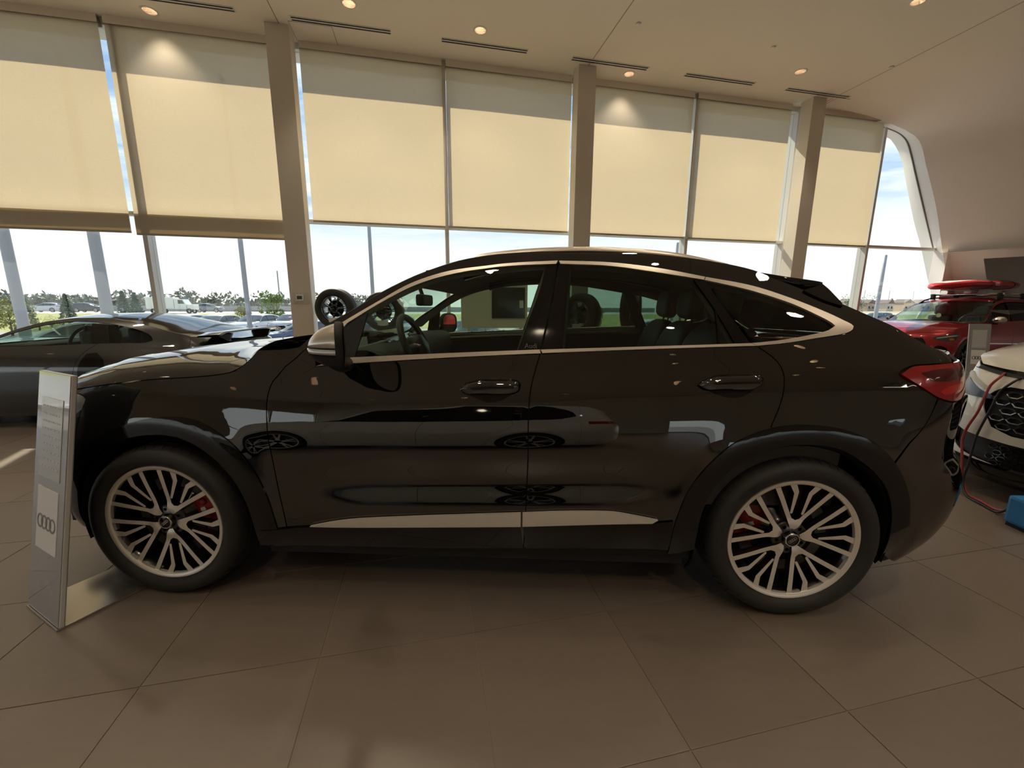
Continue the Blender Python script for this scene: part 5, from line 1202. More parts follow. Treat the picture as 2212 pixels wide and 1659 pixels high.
# ---- the white SUV nose at the right
WH = CarShape(-.93, -.28, 3.25, 3.85, .96,
              ([.15, .20, .28, .36, .44, .56, .70, .93, .99, 1.06, 1.13, 1.20, 1.30, 1.45, 1.54, 1.59, 1.62, 1.66], [.12, .075, .035, .018, .008, .0, .0, .030, .052, .082, .108, .136, .178, .245, .288, .322, .360, .46]),
              ([.10, .18, .26, .40, .55, .70, .80, .90, .98, 1.05], [.10, .0, -.02, .0, .0, .02, .05, .11, .24, .5]), ([.15, .25, .35, .45, .58, .8, 1.02, 1.16, 1.4], [.25, .13, .05, .015, .0, .06, .06, .12, .5]),
              ([.50, .62, .80, 1.05, 1.30, 1.60, 2.0, 2.6, 3.1, 3.5, 4.6], [1.12, 1.15, 1.27, 1.42, 1.53, 1.58, 1.60, 1.585, 1.53, 1.38, 1.20]), nf=2.7, arches=((0, .366, .40), (2.82, .366, .41)))
M_WHITE = mat('white_paint', (0.72, 0.70, 0.65), 0.30, coat=1.0, coat_rough=0.02)
wh_top = [(.74, 1.16), (.92, 1.29), (1.15, 1.42), (1.40, 1.50), (1.8, 1.53), (2.4, 1.51), (2.9, 1.44), (3.15, 1.30)]
wh_bot = [(.74, 1.12), (1.7, 1.15), (2.6, 1.19), (3.05, 1.22), (3.15, 1.30)]
wh_sp = dict(mid=1.5, hood=[(-.60, .905), (-.45, .945), (-.15, .995), (.20, 1.03), (.42, 1.06), (.56, 1.10)], shuts=[[(.74, 1.12), (.64, 1.05), (.56, .85), (.56, .5), (.58, .28)], [(1.72, 1.15), (1.68, .9), (1.67, .28)], [(2.62, 1.19), (2.70, 1.05), (2.62, .84), (2.45, .6), (2.42, .28)]],
             sill=.27, dlo_top=wh_top, dlo_bot=wh_bot, nose_cut=-.48, tail_cut=3.30, nose_z=.87, cowl=.56, header=1.38, backl=3.0, deck=3.45, tail_top=3.45, belt=1.13, roofz=1.62, seat_x=1.6, floor=(-.7, 3.5), wb=2.82, Rw=.366,
             bow=lambda x: np.interp(x, [.56, 1.4, 3.0, 3.5], [-.34, -.08, .02, .12]), crown=lambda x: np.interp(x, [.56, 1.3, 1.8, 3.2, 3.8], [.0, .03, .05, .05, .02]), hood_bulge=.07, dome=.014,
             panes=[join(cr([(.80, 1.17), (.95, 1.285), (1.17, 1.405), (1.42, 1.482), (1.70, 1.512)], .06), [(1.70, 1.155)], cr([(1.70, 1.155), (1.2, 1.14), (.78, 1.128)], .1)),
                    join(cr([(1.76, 1.515), (2.4, 1.498), (2.9, 1.425), (3.1, 1.30)], .08), cr([(3.0, 1.225), (2.4, 1.185), (1.76, 1.158)], .1))],
             front_holes=[join([(-2.4, .50), (-2.4, .80)], cr([(-1.00, .815), (-.94, .79), (-.88, .70), (-.98, .52)], .04), [(-1.1, .485)]), cr([(-.585, .46), (-.60, .64), (-.70, .70), (-.745, .62), (-.70, .44)], .04, True),
                          join([(-2.4, .25), (-2.4, .42)], cr([(-1.1, .425), (-.80, .44), (-.66, .455), (-.68, .36), (-.80, .30), (-1.1, .255)], .04))],
             lamp=join([(3.5, 1.0), (3.5, 1.1), (4.2, 1.1), (4.2, 1.0)]))
wh_wheel = make_wheel('wheel', .366, .285, .25, 'five', ALLOY, ALLOY_DARK, detail=.5, emblem=False)
wh, whb, wh_bonnet = build_car('white_suv', WH, wh_sp, M_WHITE, GLASS_CLEAR, GLASS_DARK, .05, wheel=wh_wheel, loc=(6.02, 1.13, 0), rz=R(25.0))
tag(wh, 'white SUV nose with black honeycomb grille and charging cables, cut by the right edge', 'car')
whb('headlight', join(cr([(-.42, .80), (-.455, .845), (-.60, .815), (-.80, .765), (-.95, .735)], .03), cr([(-.95, .715), (-.75, .705), (-.58, .715), (-.46, .755), (-.42, .80)], .03)), mat('black_lamp_lens', (.012, .012, .012), .25), off=.004, step=.03)
whb('headlight_blade', join(cr([(-.44, .845), (-.50, .872), (-.66, .840), (-.88, .790)], .03), cr([(-.86, .772), (-.64, .815), (-.46, .848)], .03)), mat('frosted_lamp_blade', (.50, .46, .38), .35), off=.007, step=.03)
for k in range(12):
    u = -.50 - k * .027; z = .852 - .0028 * k - .0060 * max(0, k - 1)
    whb('light_tooth', np.array([(u, z - .012), (u - .014, z - .015), (u - .014, z + .010), (u, z + .012)]), mat('lamp_tooth', (.55, .50, .40), .15, metal=.5), off=.010, step=.05, mir=False, skirt=.003)
# grille surround and honeycomb
gp = join([(WH.u0, .50), (WH.u0, .80)], cr([(-1.00, .815), (-.94, .79), (-.88, .70), (-.98, .52)], .04), [(-1.1, .485)])
whb('radiator_grille', gp, MATT_BLACK, off=-.035, step=.06)
def honey(side):
    for r_ in range(5):
        for c in range(6):
            z = .535 + .058 * r_; u = WH.u0 + .03 + c * .105 + (.052 if r_ % 2 else 0)
            if u > -.97 - .0 * r_: continue
            if u > -1.03 and r_ in (0,): continue
            hx = [(u + .048 * math.cos(q) * 1.05, z + .026 * math.sin(q)) for q in np.linspace(0, 2 * math.pi, 6, endpoint=False)]
            hi = [(u + .040 * math.cos(q) * 1.05, z + .020 * math.sin(q)) for q in np.linspace(0, 2 * math.pi, 6, endpoint=False)]
            a = region('grille_cell', np.array(hx), WH.S, mat('grille_cell_plastic', (.018, .018, .019), .4), wh, .05, .05, holes=[np.array(hi)], off=-.016, skirt=.012, out=(1.5, 0, .7), mirror=side)
            bar = np.array([hx[3], hx[4], hx[5], hx[0], (hx[0][0] - .008, hx[0][1] + .002), (hx[5][0] - .002, hx[5][1] + .006), (hx[4][0] + .002, hx[4][1] + .006), (hx[3][0] + .008, hx[3][1] + .002)])
            region('grille_lip', bar, WH.S, mat('grille_satin', (.35, .34, .33), .25, metal=.9), wh, .05, .05, off=-.012, skirt=.004, out=(1.5, 0, .7), mirror=side)  # satin metal lip along the lower edge of each grille cell
honey(None); honey(0.0)
for sd in (None, 0.0):
    for r_ in range(4):
        for c in range(9):
            z = .275 + .038 * r_; u = WH.u0 + .02 + c * .066 + (.033 if r_ % 2 else 0)
            if u > -.98: continue
            hx = [(u + .032 * math.cos(q), z + .019 * math.sin(q)) for q in np.linspace(0, 2 * math.pi, 6, endpoint=False)]; hi = [(u + .025 * math.cos(q), z + .014 * math.sin(q)) for q in np.linspace(0, 2 * math.pi, 6, endpoint=False)]
            region('intake_cell', np.array(hx), WH.S, GLOSS_BLACK, wh, .05, .05, holes=[np.array(hi)], off=-.012, skirt=.01, out=(1.5, 0, .7), mirror=sd)
lg = join([(WH.u0, .25), (WH.u0, .42)], cr([(-1.1, .425), (-.80, .44), (-.66, .455), (-.68, .36), (-.80, .30), (-1.1, .255)], .04))
whb('lower_intake', lg, MATT_BLACK, off=-.03, step=.06)
whb('corner_intake', cr([(-.585, .46), (-.60, .64), (-.70, .70), (-.745, .62), (-.70, .44)], .04, True), GLOSS_BLACK, off=-.015, step=.05)
whb('corner_fin', cr([(-.64, .47), (-.645, .63), (-.675, .66), (-.685, .62), (-.672, .46)], .03, True), GLOSS_BLACK, off=.004, step=.04)
whb('front_splitter', join(cr([(-.52, .255), (-.8, .248), (-1.2, .245), (WH.u0, .245)], .06), cr([(WH.u0, .12), (-1.2, .12), (-.8, .14), (-.55, .20)], .06)), GLOSS_BLACK, off=.012, step=.06)
eb = MB(); eb.prism([(-.02, -.012), (.035, -.012), (.02, .014), (-.035, .014)], -.004, .004); em = eb.build('grille_badge', mat('red_badge', (.62, .03, .02), .3), wh); em.location = (WH.S(np.array([WH.u0]), np.array([.725]))[0] + np.array([.03, .34, -.02])); em.rotation_euler = (0, 0, -math.pi / 2)
# bonnet left ajar: black seal gap under its front edge
whb('bonnet_seal', join(cr([(-.55, .925), (-.70, .915), (-1.0, .90), (WH.u0, .895)], .05), cr([(WH.u0, .872), (-1.0, .878), (-.70, .893), (-.55, .905)], .05)), MATT_BLACK, off=.004, step=.05)
wh_bonnet.location = (0, 0, .035)
# ---- white estate behind the viewer, seen mirrored in the black doors
rf_sp = dict(rs_sp)
M_WHITE2 = mat('cool_white_paint', (0.74, 0.73, 0.71), 0.30, coat=1.0)
rf_wheel = make_wheel('wheel', .36, .285, .26, 'five', ALLOY, ALLOY_DARK, detail=.5, emblem=False)
bk, _, _ = build_car('white_car', RS, rf_sp, M_WHITE2, GLASS_BLACK, GLASS_BLACK, .07, wheel=rf_wheel, loc=(-1.25, -3.66, 0), rz=R(1.0))
tag(bk, 'white car behind the viewer, mirrored in the black doors', 'car')
for wv in (r8_wheel, rs_wheel, wh_wheel, rf_wheel):
    for ch in list(wv.children): bpy.data.objects.remove(ch)
    bpy.data.objects.remove(wv)
# ------------------------------------------------------------------ cabin of the black SUV
def cabin():
    T = Matrix.Translation(-Vector(ORG))
    g = top_loft(1.12, 2.98, lambda x: bow(x) * .8, crown, 24, 21, dz=-.045); g[:, :, 1] = YC + (g[:, :, 1] - YC) * .985
    grid('headliner', g, HEADLINER, car, org=ORG)
    # linings of pillars and doors on both sides
    lu = np.arange(.70, 3.10, .05); lz = np.stack([lu, zedge(lu) - .010], 1)
    lin_up = join(lz, cr([(3.06, 1.33), (3.0, 1.28)], .05), cr([(2.985, 1.285), (2.94, 1.308), (2.833, 1.362), (2.669, 1.417), (2.480, 1.462), (2.403, 1.472), (2.219, 1.500), (2.038, 1.525), (1.81, 1.536), (1.600, 1.528), (1.488, 1.517), (1.307, 1.487), (1.154, 1.440), (1.008, 1.365), (.867, 1.270)], .05), [(.78, 1.20), (.72, 1.19)])
    both('pillar_lining', lin_up, HEADLINER, off=-.030, step=.07, skirt=0, gap=.0)
    for q in ([(1.735, 1.535), (1.862, 1.535), (1.825, 1.17), (1.612, 1.16)], [(2.400, 1.478), (2.475, 1.470), (2.625, 1.205), (2.535, 1.200)]):
        both('pillar_lining', np.array(q), HEADLINER, off=-.026, step=.07, skirt=0)
    dl = join(cr([(.70, 1.06), (.90, 1.130), (1.30, 1.152), (1.72, 1.172), (2.2, 1.190), (2.61, 1.206), (3.0, 1.27)], .06), [(3.0, .5), (.70, .5)])
    both('door_lining', dl, CABIN, off=-.055, step=.09, skirt=0)
    both('door_capping', join(cr([(.88, 1.124), (1.30, 1.148), (1.72, 1.168), (2.2, 1.186), (2.60, 1.202)], .06), cr([(2.60, 1.185), (2.2, 1.169), (1.72, 1.151), (1.30, 1.131), (.88, 1.107)], .06)), CABIN, off=-.020, step=.06, skirt=.08)
    # dashboard
    P = []
    w = np.linspace(-1, 1, 21)
    for x, z in ((.52, 1.10), (.60, 1.135), (.72, 1.155), (.84, 1.160), (.90, 1.140), (.93, 1.10), (.93, 1.02), (.90, .80)):
        P.append(np.stack([x - .16 * (1 - w * w) * (1 if x < .8 else .5) + .10, YC + .80 * w, z + 0 * w + .012 * (1 - w * w)], -1))
    grid('dashboard', np.array(P), CABIN, car, out=(.6, YC, .8), org=ORG)
    mb = MB(); mb.tube([(.86, .20, 1.155), (.90, .5, 1.170), (.90, .93, 1.174), (.88, 1.5, 1.165)], .006, 6); mb.xf(T); mb.build('dash_strip', STITCH, car)
    # curved display
    mb = MB(); D = []
    for y in np.linspace(.36, 1.12, 16):
        x = .925 - .10 * ((y - .74) / .4) ** 2 * .4; D.append([(x, y, 1.09), (x - .02, y, 1.225), (x - .035, y, 1.225), (x - .02, y, 1.09)])
    grid('dash_display', np.array(D), GLASS_BLACK, car, org=ORG, wrap=True)
    # steering wheel with stitched spokes
    c = np.array([1.06, .55, 1.130]); ax = np.array([math.cos(R(24)), 0, math.sin(R(24))]); e_y = np.array([0, 1, 0]); e_u = np.array([-ax[2], 0, ax[0]])
    t = np.linspace(0, 2 * math.pi, 48, endpoint=False); mb = MB(); mb.tube([c + .185 * math.cos(q) * e_y + .182 * math.sin(q) * e_u for q in t], .0175, 12, closed=True); mb.xf(T); sw = mb.build('steering_wheel', LEATHER, car, smooth=True)
    mb = MB(); mb.tube([c + .168 * math.cos(q) * e_y + .166 * math.sin(q) * e_u + .010 * ax for q in t], .0022, 5, closed=True); mb.xf(T); mb.build('wheel_stitching', STITCH, sw)
    mb = MB(); mb.tube([c - .14 * e_y, c + .14 * e_y], .030, 10); mb.tube([c, c - .15 * e_u], .026, 10); mb.tube([c - ax * .02, c + ax * .045], [.075, .06], 16); mb.xf(T); mb.build('wheel_hub', LEATHER, sw, smooth=True)
    mb = MB(); mb.tube([c - ax * .05 + e_y * .06, c - ax * .05 + e_y * .24 + e_u * .03], [.012, .009], 8); mb.tube([c - ax * .02, c - ax * .35], .035, 10); mb.xf(T); mb.build('column_stalk', CABIN, car, smooth=True)
    # seats
    def seat(x, y, rear=False):
        def blob(cx, cz, sx, sy, sz, tilt, n=3.0, bend=0.0):
            P = []
            for v in np.linspace(-math.pi / 2, math.pi / 2, 14):
                ring = []
                for q in np.linspace(0, 2 * math.pi, 22, endpoint=False):
                    f = lambda a: math.copysign(abs(a) ** (2 / n), a)
                    px = sx * f(math.cos(v)) * f(math.cos(q)); py = sy * f(math.cos(v)) * f(math.sin(q)); pz = sz * f(math.sin(v)); px += bend * (py / sy) ** 2
                    ring.append((cx + px * math.cos(tilt) + pz * math.sin(tilt), y + py, cz - px * math.sin(tilt) + pz * math.cos(tilt)))
                P.append(ring)
            return np.array(P)
        b = grid('seat_back', blob(x + .06, .92, .075, .25, .36, .22, 3.2, -.035), LEATHER, car, org=ORG, wrap=True)
        grid('seat_cushion', blob(x - .22, .60, .27, .25, .09, 0.0, 3.4), LEATHER, car, org=ORG, wrap=True)
        grid('head_restraint', blob(x + .165, 1.375, .052, .135, .095, .12, 3.4, -.02), LEATHER, car, org=ORG, wrap=True)
        mb = MB()
        for dy in (-.05, .05): mb.tube([(x + .13, y + dy, 1.20), (x + .16, y + dy, 1.32)], .007, 8)
        mb.xf(T); mb.build('restraint_post', CHROME, car, smooth=True)
    for y in (.56, 1.30): seat(1.66, y)
    for y in (.50, .93, 1.36): seat(2.50, y)
    # rear-view mirror
    mb = MB(); mb.box(.985, 1.035, .80, 1.06, 1.355, 1.425, bev=.018); mb.tube([(1.0, .93, 1.41), (.97, .93, 1.50)], .012, 8); mb.xf(T); mb.build('rear_view_mirror', MATT_BLACK, car)
    # sun visor and glasses case, bright lamp unit
    mb = MB(); mb.box(1.16, 1.34, .38, .76, 1.512, 1.527, bev=.006); mb.xf(T); mb.build('sun_visor', HEADLINER, car)
    mb = MB(); mb.box(1.20, 1.36, .82, 1.04, 1.530, 1.560, bev=.008); mb.xf(T); mb.build('overhead_console', HEADLINER, car)
    mb = MB(); mb.box(.52, 3.2, .22, 1.64, .255, .45); mb.xf(T); mb.build('cabin_floor', CABIN, car)
    # load-bay cover
    mb = MB(); mb.box(2.76, 3.45, .25, 1.61, 1.10, 1.12); mb.xf(T); mb.build('parcel_cover', CABIN, car)
cabin()

# ------------------------------------------------------------------ price stands
M_STAND = mat('stand_grey_gloss', (0.29, 0.30, 0.31), 0.06, coat=1.0, coat_rough=0.01, coat_ior=1.9)
M_STAND_EDGE = mat('stand_edge', (0.62, 0.63, 0.63), 0.3)
M_BASE = mat('stand_base_steel', (0.42, 0.39, 0.35), 0.20, metal=0.75)
M_PAPER = mat('paper_sheet', (0.78, 0.78, 0.77), 0.35)
def stand(loc, yaw, label, rings_m):
    t = empty('price_stand', loc, yaw); tag(t, label, 'sign stand')
    W, H, LEAN, TK = .332, 1.065, .19, .022
    def fr(P):  # panel frame: x across, y thickness (0 = face), z up along the lean
        P = np.asarray(P, float); a = math.atan2(LEAN, H)
        return np.stack([P[:, 0], P[:, 2] * math.sin(a) + P[:, 1] * math.cos(a), P[:, 2] * math.cos(a) - P[:, 1] * math.sin(a)], -1)
    def pb(n, x0, x1, y0, y1, z0, z1, m, bev=0):
        mb = MB(); mb.box(x0, x1, y0, y1, z0, z1, bev=bev); mb.V = [fr(v) for v in mb.V]; return mb.build(n, m, t)
    HL = math.hypot(H, LEAN)
    pb('panel', 0, W, 0.003, TK - .003, .010, HL, M_STAND_EDGE, .003)
    pb('face_glass', .004, W - .004, 0, .004, .014, HL - .004, M_STAND)
    pb('back_glass', .004, W - .004, TK - .004, TK, .014, HL - .004, M_STAND)
    up = pb('price_sheet', .055, .275, -.002, .0, .62, .97, mat('price_sheet_paper', (.50, .51, .51), .12, coat=.6))
    lo = pb('logo_sheet', .058, .272, -.002, .0, .30, .575, M_PAPER)
    mb = rings_mesh(.190, .0085, .0012); mb.V = [fr(v + np.array([.165, -.0024, .425])) for v in mb.V]; mb.build('rings_logo', rings_m, lo)
    # rows of small print
    rows = MB(); rnd = random.Random(4)
    for k in range(9):
        z = .93 - k * .033; x = .075
        while x < .25:
            w = rnd.uniform(.012, .04); rows.box(x, min(x + w, .255), -.0026, -.0021, z, z + .007); x += w + .010
        if k == 3: continue
    rows.V = [fr(v) for v in rows.V]; rows.build('small_print', mat('pale_grey_ink', (.60, .60, .60), .5), up)
    mb = MB(); mb.box(0.0, W, -.004, .40, 0.0, .010, bev=.002); mb.build('base_plate', M_BASE, t)
    return t
M_RINGS = mat('rings_grey', (0.20, 0.205, 0.21), 0.4); M_RINGS_D = mat('rings_dark', (0.05, 0.05, 0.055), 0.4)
stand((-.598, -.118, 0), math.atan2(-.133, .304), 'tall grey price stand leaning in front of the black car nose, at the left', M_RINGS)
_x, _y2, _ = rw(10.05 * K * .985, 5.85 * K * .985)
stand((10.22, 6.60, 0), math.atan2(-.133, .304) + R(8), 'grey price stand beside the red SUV front wheel', M_RINGS_D)

# ------------------------------------------------------------------ charger and its leads at the white SUV
def cable(name, pts, r, m, label):
    c = cr(pts, .03); mb = MB(); mb.tube(c, r, 8); o = mb.build(name, m, smooth=True); tag(o, label, 'cable'); return o
M_CAB_R = mat('red_cable', (0.36, 0.045, 0.045), 0.45); M_CAB_B = mat('black_cable', (0.012, 0.012, 0.013), 0.45)
CABLES = True

# ------------------------------------------------------------------ wheels on display by the window, display board
def show_wheel(a, b, z, R_, rz, label, kind='twin', tagm=True):
    t = make_wheel('wheel_exhibit', .365, .245, .22, kind, ALLOY_DARK, ALLOY_DARK, detail=.6, emblem=False, spin=.35, disc=False)
    t.location = rw(a, b, z); t.rotation_euler = (0, 0, TH + rz); tag(t, label, 'wheel', 'tyred wheels displayed by the window')
    mb = MB(); mb.box(-.10, .10, -.012, -.006, -.30, -.16); o = mb.build('price_card', M_PAPER, t)
    s = empty('wheel_pedestal', rw(a, b, 0), TH + rz); tag(s, 'steel pedestal under the ' + label, 'stand', 'wheel pedestals')
    mb = MB(); mb.tube([(0, .11, .02), (0, .11, z - .38)], .03, 10); mb.build('post', mat('pedestal_steel', (.25, .25, .25), .4, metal=.7), s)
    mb = MB(); mb.box(-.25, .25, -.14, .36, 0, .02, bev=.005); mb.build('foot', MATS['pedestal_steel'], s)
    mb = MB(); mb.box(-.13, .13, .01, .21, z - .385, z - .366, bev=.004); mb.build('cradle', MATS['pedestal_steel'], s)
show_wheel(-1.58, 8.05, 1.30, 0, R(-14), 'dark spoked wheel right of the first thick column')
show_wheel(-.72, 7.90, 1.25, 0, R(-10), 'wheel half hidden by the black car windscreen pillar')
show_wheel(2.62, 6.75, 1.22, 0, R(-62), 'wheel turned sideways, behind the black car rear door glass')
show_wheel(3.60, 6.50, 1.33, 0, R(50), 'wheel behind the black car rear seats')
db = empty('display_board', rw(1.27, 7.15, 0), TH); tag(db, 'beige display board with dark screen, seen through the black car front window', 'display board')
mb = MB(); mb.box(-.62, .55, -.03, .03, .98, 1.80, bev=.006); mb.build('board', mat('board_beige', (.74, .70, .56), .6), db)
mb = MB(); mb.box(-.09, .50, -.045, -.03, 1.15, 1.68, bev=.004); mb.build('screen', mat('dark_screen', (.02, .022, .022), .12), db)
mb = MB(); mb.box(.40, .47, -.049, -.045, 1.33, 1.46); mb.build('notice', WHITE_PRINT, db)
for x in (-.5, .43):
    mb = MB(); mb.box(x - .02, x + .02, -.02, .02, 0, .98); mb.build('leg', M_COLUMN, db)
    mb = MB(); mb.box(x - .03, x + .03, -.25, .25, 0, .02); mb.build('foot', M_COLUMN, db)
cable('battery_cable', [(5.10, 1.40, .90), (5.051, 1.38, .872), (5.022, 1.40, .81), (4.991, 1.395, .708), (4.974, 1.40, .608), (4.970, 1.444, .471), (4.965, 1.452, .377), (4.945, 1.409, .25), (4.93, 1.36, .10), (4.92, 1.29, .012), (4.89, 1.17, .012), (4.86, 1.05, .012), (4.85, .97, .05), (4.85, .895, .12)], .008, M_CAB_R, 'red battery cable hanging from the white SUV bonnet to the floor')
cable('battery_cable', [(5.09, 1.29, .88), (5.041, 1.287, .852), (5.008, 1.321, .778), (4.981, 1.325, .662), (4.969, 1.338, .573), (4.962, 1.361, .443), (4.955, 1.362, .353), (4.94, 1.353, .23), (4.915, 1.34, .08), (4.885, 1.27, .012), (4.85, 1.14, .012), (4.825, 1.02, .012), (4.80, .96, .05), (4.79, .91, .11)], .0075, M_CAB_B, 'black battery cable hanging beside the red one at the white SUV')
ch = empty('battery_charger', (4.86, .79, 0), R(0)); tag(ch, 'small blue battery charger box on the floor at the right edge', 'charger')
mb = MB(); mb.box(-.14, .14, -.10, .10, .02, .20, bev=.02); mb.build('case', mat('blue_case', (.03, .22, .55), .4), ch)
mb = MB(); mb.box(-.13, .13, -.09, .09, 0, .02, bev=.004); mb.build('rubber_foot', MATT_BLACK, ch)
mb = MB(); mb.tube([(-.09, 0, .20), (-.09, 0, .25), (.09, 0, .25), (.09, 0, .20)], .012, 8); mb.build('handle', MATT_BLACK, ch, smooth=True)
# ------------------------------------------------------------------ outside
rnd = random.Random(11)
M_ASPH = mat('sunlit_asphalt', (0.30, 0.29, 0.275), 0.9, noise=(0.6, 0.12), bump=(8, 0.1))
M_GRASS = mat('dry_grass', (0.27, 0.27, 0.075), 0.95, noise=(0.9, 0.45), bump=(5, 0.5))
M_ROAD = mat('far_road', (0.42, 0.41, 0.38), 0.9)
M_FIELD = mat('stubble_field', (0.40, 0.33, 0.20), 0.95, noise=(0.05, 0.2))
def gz(b): return float(np.interp(b, [9.0, 14, 22, 33, 40, 46, 60, 84, 100, 300, 900], [-.25, -.7, -1.0, -.95, -.75, -.55, -.35, .0, .0, -1.0, -6.0]))
def ground(name, b0, b1, m, n=12, A=(-400, 500), dz=0.0):
    bs = np.linspace(b0, b1, n); P = np.array([[rw(a, b, gz(b) + dz) for a in (A[0], -60, -20, 0, 20, 60, A[1])] for b in bs])
    o = grid(name, P, m, flip=True); tag(o, kind='structure'); return o
ground('ground_lot', 8.95, 40, M_ASPH, 20); ga = ground('ground_apron', -120, 8.94, M_ASPH, 4, dz=-.08); ground('ground_verge', 40, 78, M_GRASS, 10); ground('road', 78, 100, M_ROAD, 4, dz=.02); ground('ground_field', 100, 900, M_FIELD, 12)
# barrier along the road, tall lamp posts near the glass
def px_b(px, b):
    """room coordinate a of a thing at distance b that sits at that bearing"""
    d = (px - 1106) / 895.7; an = math.atan(d) + 0; th = math.pi / 2 + _y - an - TH
    return b / math.tan(th)
bar = rbox('road_barrier', -180, 60, 99, 99.5, .0, 1.15, mat('barrier_concrete', (.36, .35, .33), .9)); tag(bar, 'long low concrete barrier along the far road', 'barrier')
M_POST = mat('painted_steel_post', (0.34, 0.35, 0.37), 0.5)
def post(px, b, w, top, label, lean=0.0):
    a = px_b(px, b); o = MB(); z0 = gz(b)
    o.lathe([(w * .55, z0), (w * .5, z0 + (top - z0) * .5), (w * .42, top), (w * .2, top + .03), (.001, top + .03)], 14, 'Z')
    q = o.build('lamp_post', M_POST, smooth=True, loc=rw(a, b, 0)); tag(q, label, 'post', 'slim posts outside the glass')
for px, b, w, top, l in ((40, 19, .31, 12.0, 'grey post outside at the extreme left of the glass'), (228, 20, .37, 10.1, 'thick grey post outside, rising behind the sports coupe roof'),
                         (534, 24, .22, 12.0, 'slim grey post outside between the sports coupe and first column'), (806, 22, .18, 6.9, 'slim grey post outside above the display wheels'),
                         (1452, 22, .20, 5.0, 'short dark post outside above the black car roof rail'), (1893, 26, .27, 5.4, 'dark post outside right of the black car spoiler')):
    post(px, b, w, top, l)
# distant street poles
for i, (px, b, top) in enumerate(((605, 70, 6.5), (1862, 160, 10), (1915, 160, 10), (1967, 160, 10))):
    a = px_b(px, b); o = MB(); o.tube([rw(a, b, gz(b)), rw(a, b, top)], .10, 6); tag(o.build('utility_pole', M_POST), 'thin distant utility pole, %s from the left' % ('first second third fourth'.split()[i]), 'pole', 'distant utility poles')
# trees
def foliage_mat(name, c): return mat(name, c, .8, noise=(3, .4))
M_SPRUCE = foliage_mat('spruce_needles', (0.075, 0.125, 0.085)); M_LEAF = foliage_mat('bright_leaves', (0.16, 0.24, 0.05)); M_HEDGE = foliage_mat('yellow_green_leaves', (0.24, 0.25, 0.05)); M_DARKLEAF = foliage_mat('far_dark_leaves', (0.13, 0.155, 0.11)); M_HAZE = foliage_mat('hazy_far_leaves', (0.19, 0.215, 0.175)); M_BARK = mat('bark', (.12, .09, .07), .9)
def leaves(n, shape, size, seed):
    r = np.random.RandomState(seed); P = shape(r, n); V = []; F = []
    D = r.normal(size=(n, 3)); D /= np.linalg.norm(D, axis=1)[:, None]; E = np.cross(D, r.normal(size=(n, 3))); E /= np.linalg.norm(E, axis=1)[:, None]; s = size * r.uniform(.6, 1.3, (n, 1))
    V = np.stack([P - D * s, P + E * s * .45, P + D * s, P - E * s * .45], 1).reshape(-1, 3); F = [(4 * i, 4 * i + 1, 4 * i + 2, 4 * i + 3) for i in range(n)]
    return V, F
def spruce(px, b, h, label, seed):
    a = px_b(px, b); t = empty('spruce_tree', rw(a, b, gz(b))); tag(t, label, 'tree', 'spruces beyond the lot')
    def shp(r, n):
        k = r.randint(0, 11, n); zz = .12 + .86 * (k + r.uniform(0, 1, n) * .9) / 11; rad = (1 - zz) * .30 * h * (0.35 + .65 * r.uniform(0, 1, n) ** .5) * (1.12 - .3 * ((zz * 11) % 1)); th = r.uniform(0, 6.283, n) + 0
        return np.stack([rad * np.cos(th), rad * np.sin(th), zz * h - .16 * rad], -1)
    V, F = leaves(900, shp, .17 * h / 3.5, seed); mk('foliage', V, F, M_SPRUCE, t)
    MB().tube([(0, 0, 0), (0, 0, h)], [.06, .012], 6).build('trunk', M_BARK, t)
def leafy(px, b, h, rw_, m, label, seed, base=.3, n=1500, kind='leafy_tree', grp='leafy trees beyond the lot', ls=None):
    a = px_b(px, b); t = empty(kind, rw(a, b, gz(b))); tag(t, label, 'tree' if 'tree' in kind else 'bush', grp); r0 = random.Random(seed)
    cs = [(r0.uniform(-.5, .5) * rw_, r0.uniform(-.5, .5) * rw_, h * r0.uniform(base + .1, .9), rw_ * r0.uniform(.28, .5)) for _ in range(9)]
    def shp(r, n):
        k = r.randint(0, len(cs), n); c = np.array(cs)[k]; d = r.normal(size=(n, 3)); d /= np.linalg.norm(d, axis=1)[:, None]
        return c[:, :3] + d * c[:, 3:] * (.5 + .5 * r.uniform(0, 1, (n, 1)) ** .4)
    V, F = leaves(n, shp, ls or .11 * h / 3, seed); mk('foliage', V, F, m, t)
    mb = MB(); mb.tube([(0, 0, 0), (.05, 0, h * .7)], [.07, .02], 6)
    for c in cs[:4]: mb.tube([(0, 0, h * .3), c[:3]], [.03, .01], 5)
    mb.build('trunk', M_BARK, t)
spruce(142, 45, 2.9, 'spruce tree with a bushy base, left of the thick grey post', 1); spruce(266, 46, 3.2, 'slim pointed spruce just right of the thick grey post', 2); spruce(292, 44, 3.1, 'broad full spruce beside the window mullion', 3); spruce(52, 44, 2.6, 'small dark spruce near the left frame edge', 4)
leafy(588, 42.5, 3.1, 1.2, M_LEAF, 'young leafy tree left of the first thick column', 5)
leafy(523, 44.5, 1.9, .9, M_HEDGE, 'yellowing small tree behind the slim post', 6)
leafy(12, 36, 2.6, 1.8, M_HEDGE, 'pale leafy tree at the extreme left', 7)
leafy(412, 96, 2.6, 2.2, M_DARKLEAF, 'bare-topped bushy tree behind the white truck', 8)
leafy(1286, 30, 2.6, 1.2, M_LEAF, 'leafy shrub tree seen through the black car rear door glass', 9)
leafy(1838, 70, 3.6, 4.0, M_DARKLEAF, 'round dark tree at the right, left of the dark post', 10)
